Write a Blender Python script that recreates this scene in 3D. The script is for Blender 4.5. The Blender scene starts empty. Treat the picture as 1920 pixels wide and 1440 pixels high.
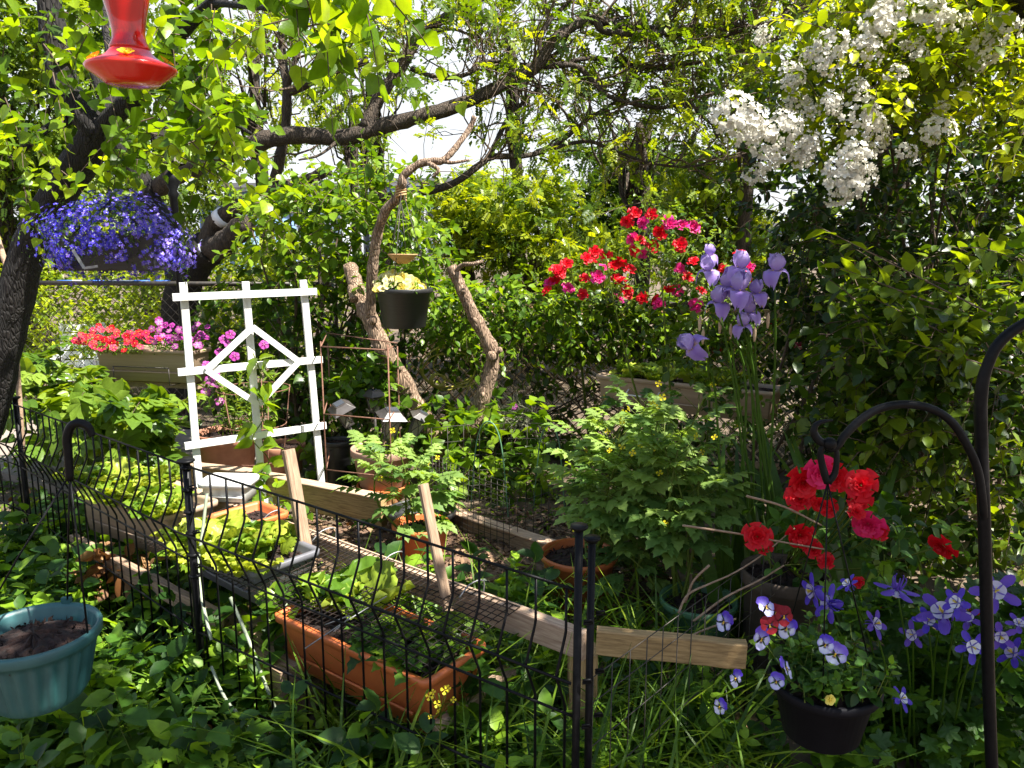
import bpy, math, random
import numpy as np
from mathutils import Vector, Matrix, Euler
PI = math.pi
rng = np.random.default_rng(11); random.seed(11)
SC = bpy.context.scene; COL = SC.collection
# ------------------------------------------------------------------ camera, world, sun, exposure
F = 1450.0; CAMH = 1.6; TH = math.radians(10.2)
cd = bpy.data.cameras.new('camera'); cam = bpy.data.objects.new('camera', cd); COL.objects.link(cam)
cam.location = (0, 0, CAMH); cam.rotation_euler = (PI/2 - TH, 0, 0)
cd.sensor_width = 36; cd.lens = F/1920*36; cd.clip_start = .05; cd.clip_end = 2000
SC.camera = cam
EL, AZ = math.radians(57), math.radians(113)       # azimuth clockwise from +Y
SUN = Vector((math.sin(AZ)*math.cos(EL), math.cos(AZ)*math.cos(EL), math.sin(EL)))
w = bpy.data.worlds.new('World'); SC.world = w; w.use_nodes = True
nt = w.node_tree; bg = nt.nodes['Background']
sk = nt.nodes.new('ShaderNodeTexSky'); sk.sky_type = 'NISHITA'; sk.sun_disc = False
sk.sun_elevation = EL; sk.sun_rotation = AZ; sk.dust_density = 1.2; sk.air_density = 1.2
mx = nt.nodes.new('ShaderNodeMixRGB'); mx.inputs[2].default_value = (4.8, 4.95, 5.2, 1)   # pale summer haze low in the sky, clear blue overhead
tg = nt.nodes.new('ShaderNodeTexCoord'); sx = nt.nodes.new('ShaderNodeSeparateXYZ'); mr = nt.nodes.new('ShaderNodeMapRange')
mr.inputs[1].default_value = .27; mr.inputs[2].default_value = .42; mr.inputs[3].default_value = .92; mr.inputs[4].default_value = .06
nt.links.new(tg.outputs['Generated'], sx.inputs[0]); nt.links.new(sx.outputs[2], mr.inputs[0]); nt.links.new(mr.outputs[0], mx.inputs[0])
nt.links.new(sk.outputs[0], mx.inputs[1]); nt.links.new(mx.outputs[0], bg.inputs[0]); bg.inputs[1].default_value = .07
sl = bpy.data.lights.new('sun', 'SUN'); sl.energy = 5.0; sl.angle = math.radians(.53); sl.color = (1, .955, .86)
so = bpy.data.objects.new('sun', sl); COL.objects.link(so); so.rotation_euler = SUN.to_track_quat('Z', 'Y').to_euler(); so.location = (4, -3, 8)
SC.view_settings.view_transform = 'Standard'; SC.view_settings.look = 'None'
SC.view_settings.exposure = 1.75; SC.view_settings.gamma = 1
SC.cycles.max_bounces = 6; SC.cycles.transparent_max_bounces = 8; SC.cycles.transmission_bounces = 5
SC.cycles.diffuse_bounces = 3; SC.cycles.glossy_bounces = 3; SC.cycles.use_denoising = True
SC.cycles.caustics_reflective = False; SC.cycles.caustics_refractive = False

def P(px, py, d):
    u = (px-960)/F; v = (720-py)/F
    t = d/(math.cos(TH)+v*math.sin(TH))
    return np.array((u*t, d, CAMH+t*(-math.sin(TH)+v*math.cos(TH))))
def PV(a): return np.array([P(*q) for q in a])
def nrm(a): return a/np.maximum(np.linalg.norm(a, axis=-1, keepdims=True), 1e-9)
def U(a, b, n=None): return rng.uniform(a, b, n)
def rdir(n): return nrm(rng.normal(size=(n, 3)))

# ------------------------------------------------------------------ mesh builder
class MB:
    def __init__(s): s.v = []; s.c = []; s.f = []; s.n = 0
    def add(s, v, faces, col=(.5, .5, .5), m=0):
        v = np.asarray(v, float).reshape(-1, 3); c = np.asarray(col, float)
        if c.ndim == 0: c = np.full(3, float(c))
        s.v.append(v); s.c.append(np.broadcast_to(c, v.shape) if c.ndim == 1 else c)
        for f in faces:
            f = np.asarray(f, int)
            if f.ndim == 1: f = f[None]
            if len(f): s.f.append((f+s.n, m))
        s.n += len(v); return s
    def inst(s, T, M, pos, r, m=0):            # T = (verts, [face arrays], colour or None)
        V, FS = T[0], T[1]; n, k = len(pos), len(V)
        v = np.einsum('nij,vj->nvi', M, V)+pos[:, None]
        r = np.asarray(r, float)
        c = np.repeat(r[:, None] if r.ndim == 2 else np.repeat(r[:, None, None], 3, 2), k, 1)
        off = (np.arange(n)*k)[:, None, None]
        s.add(v.reshape(-1, 3), [(f[None]+off).reshape(-1, f.shape[1]) for f in FS], c.reshape(-1, 3), m)
    def box(s, c, h, rot=None, col=.5, m=0):
        q = np.array([(x, y, z) for x in (-1, 1) for y in (-1, 1) for z in (-1, 1)], float)*np.asarray(h, float)
        if rot is not None: q = q@np.array(rot).T
        return s.add(q+np.asarray(c, float), [[(0, 1, 3, 2), (4, 6, 7, 5), (0, 4, 5, 1), (2, 3, 7, 6), (0, 2, 6, 4), (1, 5, 7, 3)]], col, m)
    def bar(s, a, b, w, h, col=.5, m=0, up=(0, 0, 1)):
        a = np.asarray(a, float); b = np.asarray(b, float); x = nrm(b-a); y = nrm(np.cross(up, x)); z = np.cross(x, y)
        return s.box((a+b)/2, (np.linalg.norm(b-a)/2, w/2, h/2), np.stack([x, y, z], 1), col, m)
    def tube(s, p, r, n=8, col=.5, m=0, smooth=0, rough=0.):
        p = np.asarray(p, float); r = np.broadcast_to(np.asarray(r, float), (len(p),)).copy()
        if smooth: p, r = crom(p, r, smooth)
        t = nrm(np.gradient(p, axis=0)); N = len(p)
        a = np.array((0, 0, 1.)) if abs(t[0][2]) < .9 else np.array((1., 0, 0))
        fr = []; u = nrm(np.cross(t[0], a))
        for i in range(N):
            u = nrm(u-t[i]*np.dot(u, t[i])); fr.append((u, np.cross(t[i], u)))
        an = np.arange(n)/n*2*PI
        rr = np.repeat(r[:, None], n, 1)
        if rough: rr = rr*(1+rough*rng.normal(size=rr.shape)+rough*np.sin(np.arange(N)*.9)[:, None])
        v = np.array([p[i]+rr[i][:, None]*(np.cos(an)[:, None]*fr[i][0]+np.sin(an)[:, None]*fr[i][1]) for i in range(N)])
        i = np.arange(N-1)[:, None]*n; j = np.arange(n)[None]; jn = (j+1) % n
        q = np.stack([i+j, i+jn, i+n+jn, i+n+j], -1).reshape(-1, 4)
        return s.add(v.reshape(-1, 3), [q, np.arange(n)[::-1], np.arange(n)+(N-1)*n], col, m)
    def tubes(s, p, r, n=3, col=.5, m=0):      # p (N,m,3) r (N,m)
        N, k = p.shape[:2]
        t = nrm(p[:, -1]-p[:, 0]); a = np.where(np.abs(t[:, 2:]) < .8, [[0, 0, 1.]], [[1., 0, 0]])
        u = nrm(np.cross(t, a)); v = np.cross(t, u); an = np.arange(n)/n*2*PI
        ring = np.cos(an)[None, :, None]*u[:, None]+np.sin(an)[None, :, None]*v[:, None]
        vv = p[:, :, None]+r[:, :, None, None]*ring[:, None]
        b = (np.arange(N)*k*n)[:, None, None]; i = (np.arange(k-1)*n)[None, :, None]; j = np.arange(n)[None, None]; jn = (j+1) % n
        q = np.stack([b+i+j, b+i+jn, b+i+n+jn, b+i+n+j], -1).reshape(-1, 4)
        return s.add(vv.reshape(-1, 3), [q], col, m)
    def lathe(s, prof, n=32, c=(0, 0, 0), col=.5, m=0, flute=0., nf=24):
        an = np.arange(n)/n*2*PI; v = []
        for q in prof:
            rr = q[0]*(1+(flute*q[2] if len(q) > 2 else 0)*np.cos(an*nf))
            v.append(np.stack([rr*np.cos(an), rr*np.sin(an), np.full(n, q[1])], 1))
        return s.rings(np.array(v)+np.asarray(c, float), col, m)
    def rings(s, v, col=.5, m=0):
        N, n = v.shape[:2]; i = np.arange(N-1)[:, None]*n; j = np.arange(n)[None]; jn = (j+1) % n
        q = np.stack([i+j, i+jn, i+n+jn, i+n+j], -1).reshape(-1, 4)
        return s.add(v.reshape(-1, 3), [q, np.arange(n)[::-1], np.arange(n)+(N-1)*n], col, m)
    def ball(s, c, r, n=10, col=.5, m=0):
        a = np.linspace(-PI/2, PI/2, n//2+2)[1:-1]; r = np.broadcast_to(np.asarray(r, float), (3,))
        an = np.arange(n)/n*2*PI
        v = np.array([np.stack([np.cos(t)*np.cos(an), np.cos(t)*np.sin(an), np.full(n, np.sin(t))], 1) for t in a])*r
        return s.rings(v+np.asarray(c, float), col, m)
    def mesh(s, name, mats, smooth=True, shift=None):
        me = bpy.data.meshes.new(name); v = np.concatenate(s.v)
        if shift is not None: v = v-np.asarray(shift)
        me.vertices.add(len(v)); me.vertices.foreach_set('co', v.astype('f').ravel())
        lv = np.concatenate([f.ravel() for f, _ in s.f]); tot = np.concatenate([np.full(len(f), f.shape[1]) for f, _ in s.f])
        me.loops.add(len(lv)); me.loops.foreach_set('vertex_index', lv.astype('i'))
        me.polygons.add(len(tot)); me.polygons.foreach_set('loop_start', (np.cumsum(tot)-tot).astype('i'))
        me.polygons.foreach_set('material_index', np.concatenate([np.full(len(f), m) for f, m in s.f]).astype('i'))
        me.polygons.foreach_set('use_smooth', np.full(len(tot), smooth))
        at = me.attributes.new('col', 'FLOAT_COLOR', 'POINT'); c = np.concatenate(s.c)
        at.data.foreach_set('color', np.concatenate([c, np.ones((len(c), 1))], 1).astype('f').ravel())
        for q in (mats if isinstance(mats, (list, tuple)) else [mats]): me.materials.append(q)
        me.update(calc_edges=True); me.validate(); return me
def crom(p, r, k):
    pp = np.concatenate([[2*p[0]-p[1]], p, [2*p[-1]-p[-2]]]); op = []; orr = []
    for i in range(len(p)-1):
        a, b, c, d = pp[i:i+4]
        for j in range(k):
            t = j/k
            op.append(.5*(2*b+(c-a)*t+(2*a-5*b+4*c-d)*t*t+(3*b-a-3*c+d)*t**3)); orr.append(r[i]*(1-t)+r[i+1]*t)
    op.append(p[-1]); orr.append(r[-1]); return np.array(op), np.array(orr)

def tag(o, label=None, cat=None, group=None, kind=None):
    for k, v in (('label', label), ('category', cat), ('group', group), ('kind', kind)):
        if v: o[k] = v
    return o
def thing(name, label, cat, loc=(0, 0, 0), group=None, rz=0):
    o = bpy.data.objects.new(name, None); COL.objects.link(o); o.location = tuple(loc); o.rotation_euler = (0, 0, rz)
    o.empty_display_size = .1; return tag(o, label, cat, group)
def obj(name, mb, mats, par=None, smooth=True, world=True, loc=None, kind=None):
    # verts are world coordinates when world=True: shifted to the parent's place, or to loc for a lone mesh
    if par is not None and world:
        q = par; sh = Vector((0, 0, 0))
        while q is not None: sh = sh+q.location; q = q.parent
        me = mb.mesh(name, mats, smooth, sh)
    else: me = mb.mesh(name, mats, smooth, loc)
    o = bpy.data.objects.new(name, me); COL.objects.link(o)
    if par is not None: o.parent = par
    elif loc is not None: o.location = tuple(loc)
    if kind: o['kind'] = kind
    return o
def dup(root, loc, rz=0., sc=1., label=None):
    r = root.copy(); COL.objects.link(r); r.location = tuple(loc); r.rotation_euler = (0, 0, rz); r.scale = (sc,)*3
    if label: r['label'] = label
    for ch in list(root.children):
        c = ch.copy(); COL.objects.link(c); c.parent = r
        for g in ch.children:
            d = g.copy(); COL.objects.link(d); d.parent = c
    return r
def put(me, name, par, loc, normal=(0, 0, 1), spin=0., sc=1., label=None):
    # a part that shares mesh data, its +Z turned to normal
    o = bpy.data.objects.new(name, me); COL.objects.link(o)
    sh = Vector((0, 0, 0)); q = par
    while q is not None: sh = sh+q.location; q = q.parent
    R = Vector(normal).to_track_quat('Z', 'Y').to_matrix()@Matrix.Rotation(spin, 3, 'Z')
    o.parent = par; o.location = Vector(loc)-sh; o.rotation_euler = R.to_euler(); o.scale = (sc,)*3 if np.isscalar(sc) else sc
    if label: o['label'] = label
    return o

# ------------------------------------------------------------------ materials
def newmat(name):
    m = bpy.data.materials.new(name); m.use_nodes = True; return m, m.node_tree, m.node_tree.nodes['Principled BSDF'], m.node_tree.nodes['Material Output']
def ramp(t, stops):
    r = t.nodes.new('ShaderNodeValToRGB'); e = r.color_ramp.elements
    while len(e) < len(stops): e.new(.5)
    for i, (p, c) in enumerate(stops): e[i].position = p; e[i].color = (*c, 1)
    return r
def leafmat(name, dark, mid, light, tr=.42, rough=.38, tint=(2.3, 2.0, .3), spec=.32):
    m, t, b, out = newmat(name)
    a = t.nodes.new('ShaderNodeAttribute'); a.attribute_name = 'col'
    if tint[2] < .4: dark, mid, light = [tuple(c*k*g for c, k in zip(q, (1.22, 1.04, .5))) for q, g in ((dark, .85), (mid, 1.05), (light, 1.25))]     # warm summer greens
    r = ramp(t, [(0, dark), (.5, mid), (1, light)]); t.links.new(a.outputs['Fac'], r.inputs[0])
    tc = t.nodes.new('ShaderNodeTexCoord'); n = t.nodes.new('ShaderNodeTexNoise'); n.inputs['Scale'].default_value = 55; n.inputs['Detail'].default_value = 3
    t.links.new(tc.outputs['Object'], n.inputs['Vector'])
    mp = t.nodes.new('ShaderNodeMapRange'); mp.inputs[3].default_value = .68; mp.inputs[4].default_value = 1.32; t.links.new(n.outputs['Fac'], mp.inputs[0])
    mu = t.nodes.new('ShaderNodeVectorMath'); mu.operation = 'SCALE'; t.links.new(r.outputs[0], mu.inputs[0]); t.links.new(mp.outputs[0], mu.inputs['Scale'])
    t.links.new(mu.outputs[0], b.inputs['Base Color']); b.inputs['Roughness'].default_value = rough; b.inputs['Specular IOR Level'].default_value = spec
    bp = t.nodes.new('ShaderNodeBump'); bp.inputs['Strength'].default_value = .25; bp.inputs['Distance'].default_value = .004
    t.links.new(n.outputs['Fac'], bp.inputs['Height']); t.links.new(bp.outputs[0], b.inputs['Normal'])
    tl = t.nodes.new('ShaderNodeBsdfTranslucent'); ti = t.nodes.new('ShaderNodeVectorMath'); ti.operation = 'MULTIPLY'; ti.inputs[1].default_value = tint
    t.links.new(mu.outputs[0], ti.inputs[0]); t.links.new(ti.outputs[0], tl.inputs[0])
    ms = t.nodes.new('ShaderNodeMixShader'); ms.inputs[0].default_value = tr
    t.links.new(b.outputs[0], ms.inputs[1]); t.links.new(tl.outputs[0], ms.inputs[2]); t.links.new(ms.outputs[0], out.inputs[0]); return m
def petalmat(name, tr=.35, rough=.5):
    m, t, b, out = newmat(name)
    a = t.nodes.new('ShaderNodeAttribute'); a.attribute_name = 'col'
    t.links.new(a.outputs['Color'], b.inputs['Base Color']); b.inputs['Roughness'].default_value = rough; b.inputs['Specular IOR Level'].default_value = .3
    tl = t.nodes.new('ShaderNodeBsdfTranslucent'); t.links.new(a.outputs['Color'], tl.inputs[0])
    ms = t.nodes.new('ShaderNodeMixShader'); ms.inputs[0].default_value = tr
    t.links.new(b.outputs[0], ms.inputs[1]); t.links.new(tl.outputs[0], ms.inputs[2]); t.links.new(ms.outputs[0], out.inputs[0]); return m
def pm(name, c1, c2=None, rough=.5, metal=0., scale=12., bump=.2, dist=.004, stretch=(1, 1, 1), detail=6, spec=.5, lo=.35, hi=.65, coat=0.):
    m, t, b, out = newmat(name); c2 = c2 or tuple(x*.75 for x in c1)
    tc = t.nodes.new('ShaderNodeTexCoord'); mp = t.nodes.new('ShaderNodeMapping'); mp.inputs['Scale'].default_value = stretch
    n = t.nodes.new('ShaderNodeTexNoise'); n.inputs['Scale'].default_value = scale; n.inputs['Detail'].default_value = detail; n.inputs['Roughness'].default_value = .62
    t.links.new(tc.outputs['Object'], mp.inputs[0]); t.links.new(mp.outputs[0], n.inputs['Vector'])
    r = ramp(t, [(lo, c2), (hi, c1)]); t.links.new(n.outputs['Fac'], r.inputs[0]); t.links.new(r.outputs[0], b.inputs['Base Color'])
    b.inputs['Roughness'].default_value = rough; b.inputs['Metallic'].default_value = metal; b.inputs['Specular IOR Level'].default_value = spec
    if coat: b.inputs['Coat Weight'].default_value = coat
    if bump:
        bp = t.nodes.new('ShaderNodeBump'); bp.inputs['Strength'].default_value = bump; bp.inputs['Distance'].default_value = dist
        t.links.new(n.outputs['Fac'], bp.inputs['Height']); t.links.new(bp.outputs[0], b.inputs['Normal'])
    return m
def barkmat(name, c1, c2, sc=9., bump=.9):
    m, t, b, out = newmat(name)
    tc = t.nodes.new('ShaderNodeTexCoord'); mp = t.nodes.new('ShaderNodeMapping'); mp.inputs['Scale'].default_value = (3.2, 3.2, .55)
    t.links.new(tc.outputs['Object'], mp.inputs[0])
    n = t.nodes.new('ShaderNodeTexNoise'); n.inputs['Scale'].default_value = sc; n.inputs['Detail'].default_value = 8
    v = t.nodes.new('ShaderNodeTexVoronoi'); v.feature = 'DISTANCE_TO_EDGE'; v.inputs['Scale'].default_value = sc*2.6
    t.links.new(mp.outputs[0], n.inputs['Vector']); t.links.new(mp.outputs[0], v.inputs['Vector'])
    r = ramp(t, [(.3, c2), (.7, c1)]); t.links.new(n.outputs['Fac'], r.inputs[0])
    cr = ramp(t, [(0, (.42, .39, .36)), (.22, (1, 1, 1))]); t.links.new(v.outputs['Distance'], cr.inputs[0])
    mu = t.nodes.new('ShaderNodeVectorMath'); mu.operation = 'MULTIPLY'; t.links.new(r.outputs[0], mu.inputs[0]); t.links.new(cr.outputs[0], mu.inputs[1])
    t.links.new(mu.outputs[0], b.inputs['Base Color']); b.inputs['Roughness'].default_value = .85
    ad = t.nodes.new('ShaderNodeMath'); ad.operation = 'ADD'; t.links.new(n.outputs['Fac'], ad.inputs[0]); t.links.new(cr.outputs[0], ad.inputs[1])
    bp = t.nodes.new('ShaderNodeBump'); bp.inputs['Strength'].default_value = bump; bp.inputs['Distance'].default_value = .012
    t.links.new(ad.outputs[0], bp.inputs['Height']); t.links.new(bp.outputs[0], b.inputs['Normal']); return m

L = {}
L['redbud'] = leafmat('redbud_leaf', (.035, .085, .012), (.075, .17, .018), (.17, .28, .03), .5, .3)
L['locust'] = leafmat('locust_leaf', (.035, .085, .014), (.075, .15, .022), (.17, .24, .035), .45, .35)
L['ash'] = leafmat('ash_leaf', (.025, .065, .016), (.05, .11, .024), (.10, .17, .035), .42, .38)
L['young'] = leafmat('backlit_leaf', (.07, .13, .012), (.15, .24, .018), (.27, .36, .025), .5, .34)  # yellower, lighter leaf green painted in for sun shining through the foliage
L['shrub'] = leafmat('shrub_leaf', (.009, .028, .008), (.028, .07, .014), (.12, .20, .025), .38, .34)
L['vine'] = leafmat('vine_leaf', (.022, .06, .012), (.05, .125, .018), (.12, .22, .03), .40, .34)
L['creeper'] = leafmat('creeper_leaf', (.03, .085, .02), (.065, .145, .032), (.13, .22, .06), .36, .36)
L['mint'] = leafmat('mint_leaf', (.018, .06, .022), (.045, .13, .03), (.14, .27, .035), .38, .45)
L['tomato'] = leafmat('tomato_leaf', (.045, .10, .025), (.11, .20, .045), (.24, .34, .08), .38, .5, (1.75, 1.75, .6))
L['lettuce'] = leafmat('lettuce_leaf', (.08, .17, .015), (.21, .32, .025), (.42, .48, .06), .45, .36, (1.4, 1.3, .5))
L['sword'] = leafmat('iris_leaf', (.03, .08, .025), (.05, .12, .03), (.09, .18, .04), .3, .4)
L['grass'] = leafmat('grass_blade', (.03, .08, .012), (.07, .16, .02), (.16, .26, .04), .4, .4)
L['hedge'] = leafmat('hedge_leaf', (.06, .12, .015), (.12, .21, .022), (.22, .31, .035), .45, .4)
L['dry'] = leafmat('dry_leaf', (.10, .04, .012), (.2, .09, .03), (.33, .2, .09), .25, .6, (1.2, 1, .7))
L['silver'] = leafmat('silver_grass', (.16, .16, .11), (.26, .26, .18), (.4, .4, .3), .25, .6, (1, 1, .9))
L['stem'] = leafmat('green_stem', (.05, .09, .02), (.08, .13, .03), (.14, .18, .05), .1, .5)
M = {}
M['petal'] = petalmat('flower_petal')
M['bark_dark'] = barkmat('dark_bark', (.017, .012, .010), (.007, .005, .004))
M['bark_mid'] = barkmat('furrowed_bark', (.10, .072, .05), (.035, .025, .018))
M['bark_pale'] = barkmat('pale_bark', (.46, .33, .23), (.20, .125, .08), 9)
M['twig'] = pm('twig_bark', (.13, .085, .055), (.05, .033, .022), .8, scale=30, bump=.3)
M['black'] = pm('black_painted_metal', (.004, .004, .005), (.008, .008, .009), .42, 0, 80, .15, .001, spec=.12)
M['wire'] = pm('dark_wire', (.02, .019, .018), (.05, .04, .03), .5, .3, 40, 0)
M['rust'] = pm('rusty_wire', (.22, .11, .07), (.12, .05, .03), .75, .1, 60, .2, .001)
M['white'] = pm('white_vinyl', (.70, .70, .68), (.42, .40, .35), .45, 0, 14, .1, .001, (1, 1, .35), lo=.25, hi=.48)
M['whitepl'] = pm('white_plastic', (.78, .80, .86), (.7, .72, .78), .4, 0, 6, 0)
M['wood'] = pm('weathered_lumber', (.50, .36, .25), (.30, .19, .125), .8, 0, 9, .35, .003, (1.2, 14, 14))
M['woody'] = pm('yellow_lumber', (.46, .30, .135), (.22, .135, .055), .78, 0, 9, .35, .003, (1.2, 14, 14))
M['stake'] = pm('stake_wood', (.36, .25, .165), (.20, .125, .08), .85, 0, 12, .4, .003, (1, 12, 12))
M['terra'] = pm('terracotta_plastic', (.62, .165, .045), (.45, .115, .035), .45, 0, 4, .05, .001)
M['terra2'] = pm('weathered_terracotta', (.42, .20, .12), (.28, .12, .075), .75, 0, 8, .2, .002)
M['pinkpot'] = pm('dusty_clay_plastic', (.40, .25, .18), (.31, .185, .13), .65, 0, 7, .1, .001)
M['tan'] = pm('tan_plastic', (.40, .29, .20), (.32, .225, .15), .55, 0, 7, .08, .001, (.3, 1, 6))
M['greybox'] = pm('grey_plastic', (.16, .16, .18), (.10, .10, .115), .5, 0, 8, .08, .001)
M['teal'] = pm('teal_plastic', (.034, .118, .118), (.012, .062, .072), .45, 0, 4, .12, .001)
M['black2'] = pm('jet_black_plastic', (.005, .005, .007), (.009, .009, .012), .6, 0, 10, .1, .001, spec=.1)
M['darkclay'] = pm('dark_clay', (.10, .07, .05), (.05, .035, .026), .85, 0, 9, .3, .003)
M['grid'] = pm('blackened_wire', (.008, .007, .007), (.03, .02, .015), .6, 0, 40, 0, spec=.2)
M['blackpl'] = pm('black_plastic', (.016, .016, .018), (.03, .03, .03), .42, 0, 10, .1, .001, (1, 1, 20))
M['greenpl'] = pm('green_plastic', (.10, .23, .12), (.07, .16, .085), .45, 0, 7, .05, .001)
M['soil'] = pm('potting_soil', (.036, .015, .010), (.009, .0045, .0035), .95, 0, 45, 1, .012)
M['mulch'] = pm('wood_chip', (.20, .12, .075), (.07, .04, .026), .9, 0, 25, .5, .003)
M['lattice'] = pm('tan_lattice', (.60, .42, .27), (.48, .32, .2), .7, 0, 8, .1, .001)
M['galv'] = pm('galvanised_steel', (.30, .30, .31), (.18, .18, .18), .45, .7, 30, .1, .001)
M['blue'] = pm('blue_tape', (.03, .12, .5), (.05, .16, .55), .5, 0, 9, 0)
M['bronze'] = pm('bronze_plastic', (.075, .066, .064), (.045, .038, .036), .35, 0, 20, .05, .001)
M['hose'] = pm('yellow_rope', (.42, .38, .07), (.28, .25, .05), .6, 0, 90, .3, .002)
M['palehose'] = pm('pale_stem', (.30, .34, .24), (.2, .24, .16), .6, 0, 20, .1, .001)
M['straw'] = pm('straw_wicker', (.52, .33, .15), (.35, .2, .09), .8, 0, 50, .5, .003, (1, 1, 4))
M['path'] = pm('pale_concrete', (.27, .22, .185), (.17, .14, .115), .9, 0, 6, .3, .004)
m, t, b, o_ = newmat('smoked_glass'); b.inputs['Base Color'].default_value = (.5, .47, .4, 1); b.inputs['Roughness'].default_value = .25; b.inputs['Transmission Weight'].default_value = .55; M['glass'] = m
m, t, b, o_ = newmat('red_nectar_glass'); b.inputs['Base Color'].default_value = (.75, .012, .012, 1); b.inputs['Roughness'].default_value = .06; b.inputs['Transmission Weight'].default_value = .55; b.inputs['IOR'].default_value = 1.4; b.inputs['Coat Weight'].default_value = .6; M['redglass'] = m
M['redpl'] = pm('red_plastic', (.72, .022, .015), (.66, .018, .012), .22, 0, 5, 0, coat=.5)
M['yellowpl'] = pm('yellow_plastic', (.85, .55, .02), (.8, .45, .02), .35, 0, 5, 0)
m, t, b, o_ = newmat('solar_cell'); b.inputs['Base Color'].default_value = (.05, .055, .07, 1); b.inputs['Roughness'].default_value = .12; M['solar'] = m
m, t, b, o_ = newmat('pond_water'); b.inputs['Base Color'].default_value = (.05, .06, .05, 1); b.inputs['Roughness'].default_value = .04; b.inputs['Specular IOR Level'].default_value = .8; M['water'] = m

# ------------------------------------------------------------------ leaf templates (along +Y, face up +Z)
def leafT(rows, fold=.25, curl=.12):
    V = [(0, 0, 0)]; T3 = []; T4 = []
    for t, w_ in rows:
        z = -curl*t*t; V += [(-w_, t, z+fold*w_), (0, max(t, .02), z), (w_, t, z+fold*w_)]
    V.append((0, 1, -curl)); n = len(rows); e = len(V)-1
    T3 += [(0, 2, 1), (0, 3, 2)]
    for i in range(n-1):
        a = 1+3*i; T4 += [(a, a+1, a+4, a+3), (a+1, a+2, a+5, a+4)]
    a = 1+3*(n-1); T3 += [(a, a+1, e), (a+1, a+2, e)]
    return np.array(V), [np.array(T3)]+([np.array(T4)] if T4 else [])
def comb(parts):      # [(T, angle, scale, offset, tilt)]
    V = []; fs = {}; n = 0
    for T, a, s, o, tl in parts:
        R = np.array(Matrix.Rotation(a, 3, 'Z')@Matrix.Rotation(tl, 3, 'X'))
        v = (T[0]*s)@R.T+np.array(o); V.append(v)
        for f in T[1]: fs.setdefault(f.shape[1], []).append(f+n)
        n += len(v)
    return np.concatenate(V), [np.concatenate(x) for x in fs.values()]
DIA = (np.array([(0, 0, 0), (-.24, .45, .07), (.24, .45, .07), (0, 1, -.08), (0, .45, 0)]), [np.array([(0, 4, 1), (0, 2, 4), (1, 4, 3), (4, 2, 3)])])
OV = leafT([(.22, .2), (.5, .28), (.78, .17)], .3, .18)
OVW = leafT([(.16, .22), (.42, .34), (.75, .22)], .25, .2)
HEART = leafT([(-.06, .2), (.10, .42), (.38, .46), (.7, .24)], .2, .2)
LANCE = leafT([(.25, .11), (.55, .14), (.8, .09)], .3, .25)
MINT = leafT([(.12, .17), (.3, .30), (.36, .27), (.52, .31), (.58, .27), (.72, .24), (.78, .19), (.9, .1)], .3, .22)
SERR = leafT([(.06, .16), (.22, .40), (.30, .28), (.45, .37), (.54, .22), (.72, .24), (.8, .12)], .3, .25)
PALM = comb([(OV, a, s, (0, .0, 0), -.12) for a, s in ((1.35, .72), (.65, .92), (0, 1), (-.65, .92), (-1.35, .72))])
DIA2 = (DIA[0]*np.array((1.4, 1, 1)), DIA[1])
PINN = comb([(DIA2, sg*1.0, .42-.02*i, (0, .12+.21*i, -.05*i*i*.2), -.15) for i in range(4) for sg in (1, -1)]+[(DIA2, 0, .38, (0, .98, -.16), -.3)])
TOM = comb([(SERR, sg*1.0, s, (0, y, -.04), -.15) for y, s in ((.22, .36), (.42, .46), (.64, .40)) for sg in (1, -1)]+[(SERR, 0, .5, (0, .7, -.06), -.2)])
def lobed(n=5, deep=.5):
    k = n*4; V = [(0, .45, -.03)]
    for i in range(k+1):
        a = -2.5+5.0*i/k; r = .45+.28*(1-deep+deep*math.cos((i/k*n)*2*PI+PI*(n % 2 == 0)+PI))*(1 if abs(a) > .6 else 1.25)
        V.append((r*math.sin(a)*.95, .45+r*math.cos(a), .05*math.cos(i*2.1)))
    return np.array(V), [np.array([(0, i+1, i+2) for i in range(k)]+[(0, k+1, 1)])][:1]
LOBE = lobed()
def sheetT(nu, nv, f):
    V = np.array([f(i/nu, j/nv) for j in range(nv+1) for i in range(nu+1)]); a = nu+1
    return V, [np.array([(j*a+i, j*a+i+1, (j+1)*a+i+1, (j+1)*a+i) for j in range(nv) for i in range(nu)])]
def lettf(u, v):
    s = u*2-1; wd = (.09+.40*math.sin(min(v*1.15, 1)*PI*.55))*(1+.2*math.sin(v*17))
    return (s*wd*(1-.25*max(v-.75, 0)*4*s*s), v*(1-.18*s*s), .22*s*s*v+.085*v*math.sin(u*21+v*9)+.06*v*v*math.cos(u*31+v*5)-.28*v*v)
LETT = sheetT(10, 9, lettf)
def bladeT(k=6, w_=.03, bend=.35):
    V = []
    for i in range(k+1):
        t = i/k; ww = w_*(1-t**1.8)+.001; V += [(-ww, t*(1-bend*.3*t), -bend*t*t*t), (ww, t*(1-bend*.3*t), -bend*t*t*t)]
    return np.array(V), [np.array([(2*i, 2*i+1, 2*i+3, 2*i+2) for i in range(k)])]
BLADE = bladeT(7, .046, .3); BLADE2 = bladeT(7, .017, .9)
def frames(axis, normal, size):
    y = nrm(axis); z = nrm(normal-y*np.sum(normal*y, -1, keepdims=True)); x = np.cross(y, z)
    return np.stack([x, y, z], -1)*np.asarray(size).reshape(-1, 1, 1)
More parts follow.
